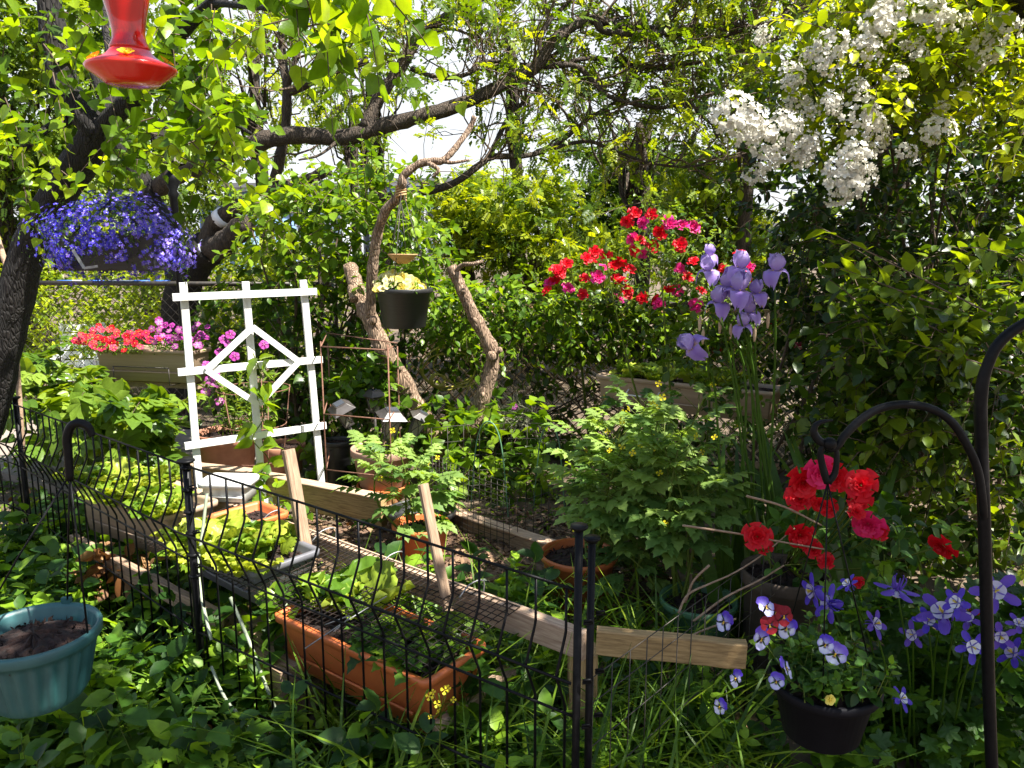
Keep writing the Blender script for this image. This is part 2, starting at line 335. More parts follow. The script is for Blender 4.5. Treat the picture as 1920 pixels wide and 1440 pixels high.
def shoots(lm, st, dr, Ln, k, size, T, droop=.3, spread=.85, up=1., sm=None, sr=.003, tb=.5, tv=.28, t0=.12, nz=.35, tip=.45, sunny=None, m=0):
    st = np.asarray(st, float); n = len(st); dr = nrm(np.asarray(dr, float)); Ln = np.broadcast_to(np.asarray(Ln, float), (n,))
    a = np.where(np.abs(dr[:, 2:]) < .85, [[0, 0, 1.]], [[1., 0, 0]]); u = nrm(np.cross(dr, a)); v = np.cross(dr, u)
    t = np.clip(t0+(1-t0)*(np.arange(k)[None]+.7+rng.normal(size=(n, k))*.15)/k, 0, 1)
    pos = st[:, None]+dr[:, None]*(Ln[:, None]*t)[..., None]; pos[..., 2] -= droop*Ln[:, None]*t*t
    tan = dr[:, None]+np.zeros((n, k, 3)); tan[..., 2] -= 2*droop*t; tan = nrm(tan)
    ph = 2.4*np.arange(k)[None]+U(0, 6.28, (n, 1)); rad = np.cos(ph)[..., None]*u[:, None]+np.sin(ph)[..., None]*v[:, None]
    sp = (spread*(1-.45*t))[..., None]
    ax = nrm(tan*(1-sp)+rad*sp+rng.normal(size=(n, k, 3))*.18); ax[..., 2] -= .12
    no = np.array((0, 0, 1.))*up+.35*rad+rng.normal(size=(n, k, 3))*nz
    sz = size*U(.65, 1.1, (n, k))*(1-tip*t)
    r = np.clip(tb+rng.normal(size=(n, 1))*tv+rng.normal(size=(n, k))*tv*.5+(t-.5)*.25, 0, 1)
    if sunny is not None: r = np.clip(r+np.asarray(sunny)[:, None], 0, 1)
    lm.inst(T, frames(ax.reshape(-1, 3), no.reshape(-1, 3), sz.ravel()), pos.reshape(-1, 3), r.ravel(), m)
    if sm is not None:
        q = np.linspace(0, 1, 5)[None]; p = st[:, None]+dr[:, None]*(Ln[:, None]*q)[..., None]; p[..., 2] -= droop*Ln[:, None]*q*q
        sm.tubes(p, np.broadcast_to(sr*(1-.7*q), (n, 5)))
    return pos
def inpoly(poly, n):
    poly = np.array(poly, float); lo, hi = poly.min(0), poly.max(0); out = []
    while len(out) < n:
        p = lo+rng.random((n*2, 2))*(hi-lo); c = np.zeros(len(p), bool); j = len(poly)-1
        for i in range(len(poly)):
            xi, yi = poly[i]; xj, yj = poly[j]
            c ^= ((yi > p[:, 1]) != (yj > p[:, 1])) & (p[:, 0] < (xj-xi)*(p[:, 1]-yi)/(yj-yi+1e-9)+xi); j = i
        out += list(p[c])
    return np.array(out[:n])
def region(poly, n, d0, d1):
    q = inpoly(poly, n); d = U(d0, d1, n); return np.array([P(a, b_, c) for (a, b_), c in zip(q, d)])
# ================================================================== THE SETTING
def structure(name, mb, mat, loc=None, smooth=True): return tag(obj(name, mb, mat, None, smooth, loc=loc), kind='structure')
M['ground'] = pm('garden_soil', (.16, .115, .075), (.045, .03, .02), .95, scale=3.5, bump=.8, dist=.03, detail=10)
g = MB(); n = 70; xs = np.linspace(-6, 6, n); ys = np.linspace(.2, 11, n)
X, Y = np.meshgrid(xs, ys); Z = .03*np.sin(X*2.1+Y)*np.cos(Y*1.7)+rng.normal(size=X.shape)*.008-.03
ed = (np.abs(X) > 5.9) | (Y < .3) | (Y > 10.9); Z[ed] = -.03
i = np.arange(n-1)[:, None]*n+np.arange(n-1)[None]; q = np.stack([i, i+1, i+n+1, i+n], -1).reshape(-1, 4)
g.add(np.stack([X, Y, Z], -1).reshape(-1, 3), [q])
x0, x1, y0, y1, B, z = -6, 6, .2, 11, 900, -.03
g.add([(-B, -B, z), (B, -B, z), (B, B, z), (-B, B, z), (x0, y0, z), (x1, y0, z), (x1, y1, z), (x0, y1, z)], [[(0, 1, 5, 4), (1, 2, 6, 5), (2, 3, 7, 6), (3, 0, 4, 7)]])
structure('ground', g, M['ground'])
g = MB(); pts = [(-6.5, 6.0), (-3.6, 5.2), (-2.2, 4.4), (-1.5, 4.3), (-1.4, 5.2), (-2.6, 6.4), (-6.5, 7.4)]
g.add([(a, b, .05) for a, b in pts]+[(a, b, -.2) for a, b in pts], [[tuple(range(7))]]+[[(k, (k+1) % 7+0, (k+1) % 7+7, k+7)] for k in range(7)])
structure('path', g, M['path'], smooth=False)

# far buildings between the trunks -----------------------------------------------------------------
def building(label, x0, x1, ytop, ybot, d, mat, nx, ny, depth=12, roofmat=None):
    a = P(x0, ytop, d); b = P(x1, ytop, d); zt = a[2]; cx = (a[0]+b[0])/2; wd = b[0]-a[0]
    t = thing('building', label, 'building', (cx, d, -.03))
    wb = MB(); wb.box((cx, d+depth/2, zt/2), (wd/2, depth/2, zt/2+.03)); obj('wall', wb, mat, t, False)
    r = MB(); r.box((cx, d+depth/2, zt+.18), (wd/2+.25, depth/2+.25, .18)); obj('roof', r, roofmat or M['galv'], t, False)
    cw = wd/nx; chh = (zt-.6)/ny
    wme = None
    for i in range(nx):
        for j in range(ny):
            if wme is None:
                k = MB(); k.box((0, -.02, 0), (cw*.36, .05, chh*.33)); wme = k.mesh('window', M['window']); 
                k = MB(); k.bar((-cw*.40, -.06, -chh*.36), (cw*.40, -.06, -chh*.36), .16, .1); sme = k.mesh('sill', M['galv'], False)
            wo = bpy.data.objects.new('window', wme); COL.objects.link(wo); wo.parent = t
            wo.location = (-wd/2+cw*(i+.5), 0, .6+chh*(j+.5))
            s_ = bpy.data.objects.new('sill', sme); COL.objects.link(s_); s_.parent = wo
    return t
m, t, b, o_ = newmat('window_glass'); b.inputs['Base Color'].default_value = (.10, .14, .18, 1); b.inputs['Roughness'].default_value = .1; M['window'] = m
M['bblue'] = pm('blue_cladding', (.22, .36, .62), (.18, .31, .55), .6, 0, .6, 0)
M['bgrey'] = pm('grey_cladding', (.50, .53, .57), (.42, .45, .5), .7, 0, .6, 0)
M['bwhite'] = pm('white_render', (.72, .73, .74), (.62, .63, .66), .7, 0, .6, 0)
building('distant bright blue building seen between the pruned tree stumps', 372, 446, 386, 470, 46, M['bblue'], 3, 2)
building('long pale grey building behind the chain link fence under the cut limb', 420, 640, 352, 520, 62, M['bgrey'], 8, 4)
building('white building far behind the hanging yellow flower basket', 690, 985, 342, 500, 70, M['bwhite'], 11, 4)
building('pale grid-windowed building behind the red rose bush', 1075, 1215, 436, 520, 52, M['bgrey'], 9, 4)
building('whitish building behind the purple irises and locust trees', 1300, 1480, 425, 520, 58, M['bwhite'], 7, 3)

# ------------------------------------------------------------------ trees
def limbs(mb, specs, n=9, rough=.05):
    out = []
    for pts, r0, r1 in specs:
        p = PV(pts); r = np.linspace(r0, r1, len(p)); mb.tube(p, r, n, smooth=6, rough=rough); q, rr = crom(p, r, 6); out.append((q, rr))
    return out
def grow(starts, dirs, L0, segs=5, wob=.35, up=.0):
    p = [np.array(starts)]; d = nrm(np.array(dirs)); n = len(d)
    for k in range(segs):
        d = nrm(d+rng.normal(size=(n, 3))*wob*.5+np.array((0, 0, up))); p.append(p[-1]+d*(np.asarray(L0)/segs)[:, None])
    return np.stack(p, 1), d
def pick(lim, n, lo=.15, hi=1.):
    out = []; tn = []; w_ = np.array([np.linalg.norm(q[-1]-q[0]) for q, _ in lim]); ch = rng.choice(len(lim), n, p=w_/w_.sum())
    for c in ch:
        q = lim[c][0]; i = int((lo+(hi-lo)*rng.random())*(len(q)-2)); out.append(q[i]); tn.append(nrm(q[i+1]-q[i]))
    return np.array(out), np.array(tn)
def twigs(tw, starts, tang, L, r, subs=3, up=.06, wob=.5, segs=6):
    n = len(starts); d = nrm(rng.normal(size=(n, 3))+tang*.7+np.array((0, 0, .35)))
    p, e = grow(starts, d, U(.6, 1.2, n)*L, segs, wob, up); rr = r*(1-np.linspace(0, .75, segs+1))[None]*U(.7, 1.2, (n, 1)); tw.tubes(p, rr, 4)
    j = rng.integers(1, segs, (n, subs)); s2 = np.take_along_axis(p, j[..., None], 1).reshape(-1, 3)
    d2 = np.repeat(p[:, -1]-p[:, 0], subs, 0); d2 = nrm(nrm(d2)+rng.normal(size=d2.shape)*.6)
    p2, e2 = grow(s2, d2, U(.3, .75, n*subs)*L, 4, wob, up); tw.tubes(p2, r*.45*(1-np.linspace(0, .7, 5))[None]*np.ones((n*subs, 1)), 3)
    return np.concatenate([p[:, -1], p[:, -3], p2[:, -1], p2[:, 2]]), np.concatenate([e, e, e2, e2])

# --- the big spreading tree whose limbs cross the sky
t = thing('spreading_tree', 'large spreading tree with dark crooked limbs crossing the pale sky and pruned stumps', 'tree', P(335, 700, 7.4))
tr = MB()
tr_l = limbs(tr, [([(325, 830, 7.4), (333, 640, 7.4), (345, 540, 7.3), (368, 490, 7.2), (392, 462, 7.1)], .17, .15),
    ([(345, 540, 7.3), (318, 440, 7.5), (290, 390, 7.6), (262, 330, 7.6), (215, 240, 7.8), (180, 130, 8)], .13, .06)], 14)
obj('trunk', tr, M['bark_dark'], t)
lb = MB()
st_ = limbs(lb, [([(385, 470, 7.15), (412, 462, 7.0), (436, 444, 6.9), (458, 424, 6.8)], .115, .10), ([(385, 462, 7.1), (398, 425, 7.1), (425, 402, 7.05), (446, 388, 7)], .085, .075)], 12)
for (q, rr) in st_: lb.ball(q[-1], rr[-1]*np.array((1, .8, 1)), 12)
obj('stump', lb, M['bark_mid'], t)
b_ = MB()
for c, ax, r in ((st_[0][0][2], st_[0][0][4]-st_[0][0][1], .122), (st_[1][0][10], st_[1][0][12]-st_[1][0][8], .088)):
    b_.tube([c-nrm(ax)*.035, c+nrm(ax)*.035], r, 16)
obj('white_band', b_, M['whitepl'], t)
lm = MB()
LIM = [([(300, 350, 7.6), (345, 322, 7.3), (400, 300, 7.0), (440, 284, 6.9), (500, 262, 6.8), (560, 253, 6.8), (640, 258, 6.8), (720, 236, 6.8), (800, 215, 6.8), (870, 193, 6.9), (960, 150, 7), (1010, 120, 7), (1040, 75, 7), (1100, 38, 7.1), (1150, 45, 7.2), (1230, 56, 7.3), (1290, 54, 7.3), (1312, 20, 7.4), (1340, -40, 7.4)], .115, .035),
    ([(685, 240, 6.8), (702, 200, 6.85), (728, 160, 6.9), (762, 108, 7.0), (790, 62, 7.1), (850, 25, 7.2), (905, -8, 7.3)], .075, .05),
    ([(470, 385, 7.0), (500, 368, 6.9), (530, 352, 6.8), (575, 338, 6.8), (616, 318, 6.7)], .075, .06),
    ([(508, 372, 7.2), (522, 310, 7.2), (535, 240, 7.2), (538, 170, 7.2), (530, 110, 7.3), (527, 40, 7.4), (522, -20, 7.5)], .07, .035),
    ([(540, 172, 7.2), (560, 165, 7.1), (590, 150, 7.0), (640, 132, 7), (690, 112, 7)], .055, .04), ([(538, 165, 7.2), (552, 120, 7.1), (566, 60, 7.2), (572, 0, 7.2)], .035, .02),
    ([(640, 400, 7.4), (720, 372, 7.2), (783, 362, 7), (847, 345, 6.9), (895, 312, 6.9), (917, 292, 7), (948, 230, 7.2), (968, 205, 7.2), (1010, 165, 7.2)], .055, .02),
    ([(917, 293, 7), (993, 291, 7), (1047, 268, 7.1), (1100, 225, 7.2), (1140, 200, 7.2), (1175, 175, 7.3)], .035, .015),
    ([(1030, 280, 7.1), (1100, 265, 7.1), (1150, 282, 7.2), (1220, 306, 7.2), (1300, 312, 7.2), (1352, 290, 7.2)], .025, .010),
    ([(1037, 123, 7), (1080, 124, 7), (1112, 152, 7), (1145, 182, 7), (1232, 202, 7.1), (1290, 194, 7.1), (1312, 214, 7.1), (1345, 242, 7.1)], .034, .016),
    ([(1028, 126, 7), (1100, 110, 7.1), (1170, 116, 7.2), (1230, 130, 7.2), (1330, 112, 7.2), (1420, 85, 7.2), (1470, 70, 7.2)], .028, .012),
    ([(770, 128, 7), (800, 140, 7), (838, 147, 7), (880, 137, 7), (905, 116, 7.1), (960, 118, 7.1), (1030, 128, 7.1)], .03, .018),
    ([(1115, 36, 7.1), (1140, 60, 7.1), (1240, 62, 7.2), (1280, 56, 7.3), (1340, 70, 7.3), (1420, 48, 7.3), (1520, 20, 7.3)], .045, .015),
    ([(1290, 52, 7.3), (1370, 45, 7.2), (1430, 50, 7.3), (1500, 10, 7.3), (1580, -15, 7.3)], .03, .015),
    ([(800, 62, 7.1), (850, 55, 7.1), (893, 70, 7.1), (905, 60, 7.2)], .02, .01), ([(640, 258, 6.8), (600, 290, 6.6), (560, 300, 6.5)], .02, .01),
    ([(1020, 118, 7), (1012, 80, 7), (1030, 40, 7), (1060, 10, 7.1), (1085, -20, 7.1)], .03, .02)]
LIM = [(p_, a_*.76, b_*.78) for p_, a_, b_ in LIM]; LL = limbs(lm, LIM, 10); obj('limb', lm, M['bark_mid'], t)
tw = MB(); lf = MB()
s_, tn = pick(LL[1:2]+LL[3:14]+LL[16:], 140, .2); s0, t0_ = pick(LL[:1], 40, .5); s_, tn = np.concatenate([s_, s0]), np.concatenate([tn, t0_]); e, ed = twigs(tw, s_, tn, .85, .011, 4)
s2, tn2 = pick(LL[8:14], 85, .3); e2, ed2 = twigs(tw, s2, tn2, .8, .008, 4, wob=.7)
obj('twig', tw, M['twig'], t)
e = np.concatenate([e, e2]); ed = np.concatenate([ed, ed2]); k = rng.random(len(e)) < .25; e, ed = e[k], ed[k]
shoots(lf, e, ed+rdir(len(e))*.6+np.array((0, 0, .35)), U(.15, .32, len(e)), 4, .185, PINN, .12, .9, 1, None, tb=.5, tv=.3)
obj('crown', lf, L['locust'], t)

# --- redbud close on the left
t = thing('redbud_tree', 'near tree with leaning dark trunk and large heart-shaped leaves beside the red feeder', 'tree', P(-60, 900, 3.7))
tr = MB(); RB = limbs(tr, [([(-75, 960, 3.7), (-30, 800, 3.65), (8, 650, 3.6), (50, 480, 3.55), (105, 372, 3.5), (158, 292, 3.45), (196, 232, 3.4)], .084, .068)], 16, .04)
obj('trunk', tr, M['bark_dark'], t)
lb = MB(); RL = limbs(lb, [([(190, 250, 3.4), (130, 180, 3.4), (107, 105, 3.4), (96, 30, 3.4), (85, -60, 3.4)], .062, .045), ([(190, 245, 3.4), (228, 202, 3.3), (262, 172, 3.25), (300, 110, 3.2), (345, 55, 3.1), (400, 5, 3.0), (450, -30, 2.9)], .045, .018),
    ([(110, 372, 3.5), (70, 395, 3.5), (40, 385, 3.5)], .04, .03), ([(205, 225, 3.35), (225, 170, 3.5), (205, 90, 3.6), (190, 0, 3.7)], .03, .015), ([(255, 180, 3.25), (330, 165, 3.1), (400, 210, 3.0), (470, 250, 2.9)], .014, .006),
    ([(130, 225, 3.4), (90, 240, 3.4), (20, 300, 3.3)], .02, .012), ([(400, 5, 3.0), (500, 15, 2.6), (610, 30, 2.4), (690, 20, 2.3)], .012, .006)], 10, .04)
obj('limb', lb, M['bark_dark'], t)
tw = MB(); lf = MB()
for poly, n, d0, d1, sz, dr in (([(0, 0), (230, 0), (240, 140), (170, 200), (60, 250), (0, 240)], 34, 2.7, 3.9, .075, -.1), ([(270, 0), (420, 0), (430, 120), (400, 190), (310, 190), (270, 110)], 48, 2.6, 3.6, .075, 0),
        ([(480, -40), (715, -40), (690, 20), (610, 60), (510, 60)], 26, 2.0, 2.5, .085, 0), ([(270, 170), (420, 180), (440, 260), (400, 320), (340, 300), (290, 260)], 44, 2.5, 3.3, .075, .2),
        ([(170, 230), (290, 240), (310, 300), (250, 310), (200, 300)], 10, 2.9, 3.6, .075, 0), ([(0, 240), (90, 250), (120, 330), (60, 360), (0, 340)], 9, 2.7, 3.4, .07, 0)):
    s_ = region(poly, n, d0, d1); shoots(lf, s_, rdir(n)*.7+np.array((.3, -.1, -.15+dr)), U(.14, .28, n), 8, sz*1.0, HEART, .5, .95, .8, tw, .0028, .52, .3, nz=.55)
obj('crown', lf, L['redbud'], t); obj('twig', tw, M['twig'], t)

# --- trees that fill the distance
def bgtree(label, px, py, d, rp, n, T, size, mat, gap=.0, ry=1., k=7, tv=.28, tb=.5, bark='bark_mid', lean=0):
    n = int(n*.7); size *= 1.22; c = P(px, py, d); R = rp*d/F; base = np.array((c[0]+lean, d+.3, -.03))
    t = thing('tree', label, 'tree', base, 'trees behind the garden')
    tr = MB(); tr.tube([base, base*.5+c*.5+np.array((U(-.2, .2), 0, -R*.3)), c+np.array((0, 0, -R*.1))], [R*.09+.04, R*.06+.03, R*.03+.015], 9, smooth=5, rough=.05)
    nc = max(14, int(n/22)); cl = rdir(nc)*(rng.random((nc, 1))**.38)*R*np.array((1, .8, ry)); cl[:, 2] += R*.1
    mid = base*.35+c*.65
    pp = np.stack([np.broadcast_to(mid+(c-mid)*U(-.4, .9, (nc, 1)), (nc, 3))*(1-q)+(c+cl)*q+np.array((0, 0, -R*.12))*(q*(1-q))*4 for q in np.linspace(0, 1, 6)], 1)
    pp[:, 1:-1] += rng.normal(size=pp[:, 1:-1].shape)*R*.03
    tr.tubes(pp, np.broadcast_to(np.linspace(R*.022+.006, .004, 6), (nc, 6)), 5); obj('trunk', tr, M[bark], t)
    lf = MB(); rc = U(.22, .42, nc)*R*(1+gap*-.3); j = rng.integers(0, nc, n); o = rdir(n)*(rng.random((n, 1))**.4)
    st = c+cl[j]+o*rc[j][:, None]*np.array((1, 1, .75)); dr = nrm(o+nrm(cl[j])*.5+rdir(n)*.5+np.array((0, 0, -.1)))
    shoots(lf, st, dr, U(.7, 1.2, n)*size*2.2, k, size, T, .3, .9, 1, None, tb=tb, tv=tv); obj('crown', lf, mat, t); return t
bgtree('dense tree filling the corner behind the leaning trunk', -30, 130, 9.5, 260, 900, PINN, .20, L['ash'], tv=.3)
bgtree('bright bushy tree low behind the leaning trunk', 20, 420, 9, 190, 700, OV, .11, L['locust'])
bgtree('tree behind the lobelia basket and lamp post', 250, 300, 12, 190, 520, PINN, .22, L['ash'])
bgtree('airy tall tree behind the black upright limb', 470, 90, 13, 190, 150, PINN, .22, L['locust'], .5)
bgtree('thin leafy tree high in the middle of the sky', 690, 110, 13, 130, 50, PINN, .22, L['ash'], .6)
bgtree('small tree under the long limb above the hanging basket', 660, 200, 11, 95, 80, PINN, .18, L['locust'], .4)
bgtree('yellow-green locust in front of the distant white building', 1000, 470, 9.5, 140, 520, PINN, .17, L['locust'], .2, .9, tb=.65)
bgtree('dark green round tree behind the red roses', 1170, 400, 14, 135, 700, PINN, .22, L['ash'], .1, .8, tb=.3)
bgtree('light tree behind the purple irises', 1340, 440, 10, 120, 520, PINN, .17, L['locust'], .2)
bgtree('tree with hanging sprays under the tangled twigs', 1200, 210, 11, 170, 60, PINN, .19, L['locust'], .5)
bgtree('tall tree above the white blossom at the top edge', 1420, 60, 9.5, 170, 150, PINN, .17, L['locust'], .4)
bgtree('half hidden tree behind the white flowering shrub', 1700, 60, 9, 260, 700, OV, .12, L['locust'], .2, tb=.65)
bgtree('sparse tree reaching over the long limb', 960, 60, 12, 150, 50, PINN, .2, L['ash'], .6)
bgtree('low spreading sapling between the trunk stubs and white building', 870, 420, 10, 90, 200, PINN, .15, L['locust'], .4)

# --- upright trunk in the top right corner, its unseen crown is shaped to shade the near bed
b0 = P(1905, 60, 3.6); t = thing('shade_tree', 'dark trunk in the top corner beside the white flowering shrub', 'tree', (b0[0]+.75, 3.9, -.03))
tr = MB(); tr.tube([(b0[0]+.75, 3.9, -.1), (b0[0]+.6, 3.75, 1.4), tuple(P(1975, 130, 3.6)), tuple(P(1905, -20, 3.6)), tuple(P(1850, -260, 3.5))], [.11, .09, .075, .07, .05], 12, smooth=6, rough=.04)
tr.tube([P(1900, 40, 3.6), P(2050, -150, 3.0), (2.9, 1.6, 3.2), (3.2, .6, 3.6)], [.06, .05, .04, .03], 9, smooth=5); obj('trunk', tr, M['bark_dark'], t)
lf = MB(); tb2 = MB()
for c, rad, n in (((2.65, 1.4, 3.2), (1.2, 1.35, .5), 980), ((.72, 1.08, 3.15), (.75, .48, .35), 215)):
    c = np.array(c); o = rdir(n)*(rng.random((n, 1))**.4)*np.array(rad); shoots(lf, c+o, o+rdir(n)*.6, U(.2, .4, n), 8, .11, OVW, .3)
    k = c+rdir(14)*np.array(rad)*.7; tb2.tubes(np.stack([np.broadcast_to(np.array((2.6, 2.2, 3.1)), (14, 3)), k*.5+np.array((2.6, 2.2, 3.1))*.5+rng.normal(size=(14, 3))*.08, k], 1), np.broadcast_to(np.array((.022, .013, .005)), (14, 3)), 5)
obj('branch', tb2, M['bark_dark'], t); obj('crown', lf, L['shrub'], t)
# ================================================================== LEAFY WALLS AND SHRUBS
def fit(st): return st
# --- the tall white flowering shrub on the right
t = thing('white_flowering_shrub', 'tall dense shrub with drooping clusters of white blossom', 'shrub', (2.1, 4.4, 0))
lf = MB(); sm = MB()
shape = [(1480, 120), (1560, 40), (1640, -40), (1960, -60), (2000, 300), (2000, 640), (1700, 640), (1530, 640), (1470, 520), (1430, 400), (1390, 300), (1400, 210), (1450, 190)]
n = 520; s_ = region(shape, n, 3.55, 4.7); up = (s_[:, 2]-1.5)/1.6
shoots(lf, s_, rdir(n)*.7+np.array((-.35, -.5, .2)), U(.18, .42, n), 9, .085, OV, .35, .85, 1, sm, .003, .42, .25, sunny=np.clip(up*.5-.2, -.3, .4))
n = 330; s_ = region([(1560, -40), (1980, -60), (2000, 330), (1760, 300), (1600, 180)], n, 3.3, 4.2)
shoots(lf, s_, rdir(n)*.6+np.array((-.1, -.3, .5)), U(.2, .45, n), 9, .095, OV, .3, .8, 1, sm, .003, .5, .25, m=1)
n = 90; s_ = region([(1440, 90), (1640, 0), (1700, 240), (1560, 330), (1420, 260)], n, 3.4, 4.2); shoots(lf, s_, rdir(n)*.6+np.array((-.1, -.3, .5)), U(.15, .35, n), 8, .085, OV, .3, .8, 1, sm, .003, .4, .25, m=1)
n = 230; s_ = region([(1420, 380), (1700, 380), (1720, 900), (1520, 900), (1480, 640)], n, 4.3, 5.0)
shoots(lf, s_, rdir(n)+np.array((-.2, -.5, -.1)), U(.18, .4, n), 9, .075, OV, .35, .85, 1, sm, .003, .22, .2)  # lower leaves coloured darker to deepen the shade below the blossom
obj('foliage', lf, [L['shrub'], L['young']], t)  # second material carries the painted backlit yellow of the upper shoots
for i in range(16):
    a = np.array((U(1.3, 2.9), U(4.2, 5), 0)); b_ = region(shape, 1, 3.9, 4.6)[0]; sm.tube([a, a*.6+b_*.4+rng.normal(size=3)*.12, b_], [.014, .010, .005], 5, smooth=4)
obj('stem', sm, M['twig'], t)
def cluster(n, R, pr, colf, dens=5, cup=.35):
    mb = MB(); o = rdir(n)*(rng.random((n, 1))**.33)*R; o[:, 2] = np.abs(o[:, 2])*.75; T = leafT([(.3, .22), (.65, .34), (.92, .2)], .15, -.15)
    for k in range(dens):
        nm = nrm(o+np.array((0, 0, R*.3))+rdir(n)*R*.3); a = nrm(np.cross(nm, rdir(n)+.01)) if k == 0 else None
        if k == 0: A0 = a; N0 = nm
        an = 2*PI*k/dens; ax = A0*math.cos(an)+np.cross(N0, A0)*math.sin(an)+N0*cup
        mb.inst(T, frames(ax, N0, np.full(n, pr)), o, colf(n))
    return mb
def whitec(n): return np.clip(np.array((.74, .72, .65))+rng.normal(size=(n, 1))*.10, 0, .9)
CL = [cluster(52, .092, .020, whitec).mesh('flower_cluster', M['petal']), cluster(34, .075, .02, whitec).mesh('flower_cluster', M['petal'])]
WC = [(1372, 212, 3.5, 1.2), (1402, 232, 3.5, 1.0), (1390, 250, 3.52, .8), (1440, 262, 3.5, 1), (1470, 240, 3.5, .9), (1440, 296, 3.5, .7), (1470, 288, 3.52, .6), (1510, 272, 3.5, .8), (1505, 298, 3.5, .6), (1615, 222, 3.45, 1), (1640, 240, 3.45, .7), (1600, 300, 3.4, 1), (1580, 335, 3.4, 1.05), (1612, 330, 3.4, .8), (1570, 365, 3.42, .75), (1595, 350, 3.38, .8), (1760, 245, 3.4, .9), (1745, 262, 3.42, .5), (1560, 85, 3.5, 1), (1550, 120, 3.5, .7), (1485, 140, 3.6, .7), (1490, 190, 3.6, .6), (1660, 25, 3.5, 1.2), (1650, 50, 3.45, .9), (1740, 28, 3.5, 1.1), (1770, 45, 3.5, .8), (1625, 95, 3.45, .8), (1700, 285, 3.4, .55), (1415, 330, 3.6, .7), (1720, 100, 3.5, .6), (1680, 140, 3.4, .6), (1850, 90, 3.5, .9), (1880, 50, 3.5, .8), (1835, 120, 3.5, .5), (1610, 165, 3.45, .5), (1560, 195, 3.45, .6)]
for q in inpoly([(1420, 60), (1600, 10), (1880, 20), (1860, 260), (1650, 330), (1440, 300)], 22): WC.append((q[0], q[1], 3.5+.1*rng.random(), U(.3, .55)))
for x, y, d, s in WC: put(CL[rng.integers(2)], 'flower_cluster', t, P(x, y, d-.2), nrm(np.array((-.2+U(-.4, .4), -.9, .35+U(-.3, .4)))), U(0, 6), s*.95)

# --- leafy shrub / vine thicket under it
t = thing('leafy_thicket', 'dark glossy thicket in shade below the white blossom with pale-tipped shoots', 'shrub', (1.9, 3.7, 0))
lf = MB(); sm = MB()
n = 560; s_ = region([(1570, 520), (1980, 420), (1990, 1150), (1560, 1120), (1540, 900), (1560, 700)], n, 3.1, 4.3)
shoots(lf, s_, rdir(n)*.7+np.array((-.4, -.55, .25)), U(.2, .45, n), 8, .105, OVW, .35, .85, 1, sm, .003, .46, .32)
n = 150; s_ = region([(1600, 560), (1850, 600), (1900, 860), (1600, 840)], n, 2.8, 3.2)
shoots(lf, s_, rdir(n)*.6+np.array((-.5, -.4, .3)), U(.2, .4, n), 8, .10, OVW, .3, .85, 1, sm, .003, .5, .2)  # lighter leaf tones painted here in place of sunlit patches
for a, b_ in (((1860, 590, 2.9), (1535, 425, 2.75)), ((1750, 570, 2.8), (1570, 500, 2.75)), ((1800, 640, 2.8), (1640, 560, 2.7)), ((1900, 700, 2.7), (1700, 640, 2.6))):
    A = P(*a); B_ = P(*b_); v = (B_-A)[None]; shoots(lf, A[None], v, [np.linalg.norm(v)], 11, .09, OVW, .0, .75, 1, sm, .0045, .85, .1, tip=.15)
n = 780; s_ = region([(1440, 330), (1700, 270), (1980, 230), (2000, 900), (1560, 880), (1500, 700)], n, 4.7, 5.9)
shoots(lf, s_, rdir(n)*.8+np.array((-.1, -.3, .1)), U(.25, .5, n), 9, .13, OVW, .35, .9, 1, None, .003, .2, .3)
obj('foliage', lf, L['shrub'], t); obj('stem', sm, M['twig'], t)

# --- centre: lattice panel, chain link and the vine that drapes them
DL = 6.2
def bars2d(mb, poly3, step, wd, th, up, ang=(PI/4, -PI/4), yo=(0, .014)):
    # diagonal bars clipped to the rectangle o + a*x + z*up
    o, ax, W, H = poly3
    for k, an in enumerate(ang):
        c, s = math.cos(an), math.sin(an); ext = W+H
        for q in np.arange(-ext, ext, step):
            nx_, nz = -s, c; pts = []
            for t_ in np.linspace(-ext, ext, 2): pass
            lo, hi = -1e9, 1e9; x0, z0 = nx_*q+W/2, nz*q+H/2
            for v, d_, m_ in ((x0, c, W), (z0, s, H)):
                a, b_ = sorted(((0-v)/d_, (m_-v)/d_)); lo, hi = max(lo, a), min(hi, b_)
            if hi-lo > .03:
                n_ = np.cross(ax, (0, 0, 1)); p = [o+ax*(x0+c*e)+np.array((0, 0, 1.))*(z0+s*e)+n_*yo[k] for e in (lo, hi)]
                mb.bar(p[0], p[1], th, wd, up=tuple(n_)) if wd > th*1.5 else mb.bar(p[0], p[1], wd, th)
t = thing('lattice_panel', 'tan diagonal lattice panel glimpsed through the vine', 'lattice', P(800, 880, DL+.25))
a = P(770, 870, DL+.25); b_ = P(1700, 870, DL-1.0); ax = nrm((b_-a)*np.array((1, 1, 0))); W = np.linalg.norm((b_-a)[:2]); a[2] = .0
mb = MB(); bars2d(mb, (a, ax, W, 1.12), .075, .036, .008, None); obj('slats', mb, M['lattice'], t, False)
mb = MB(); z_ = np.array((0, 0, 1.)); 
for h in (0.0, 1.12): mb.bar(a+z_*h, a+ax*W+z_*h, .03, .05)
for q in np.linspace(0, W, 5): mb.bar(a+ax*q+np.array((0, .03, 0)), a+ax*q+z_*1.15+np.array((0, .03, 0)), .05, .05)
obj('frame', mb, M['lattice'], t, False)
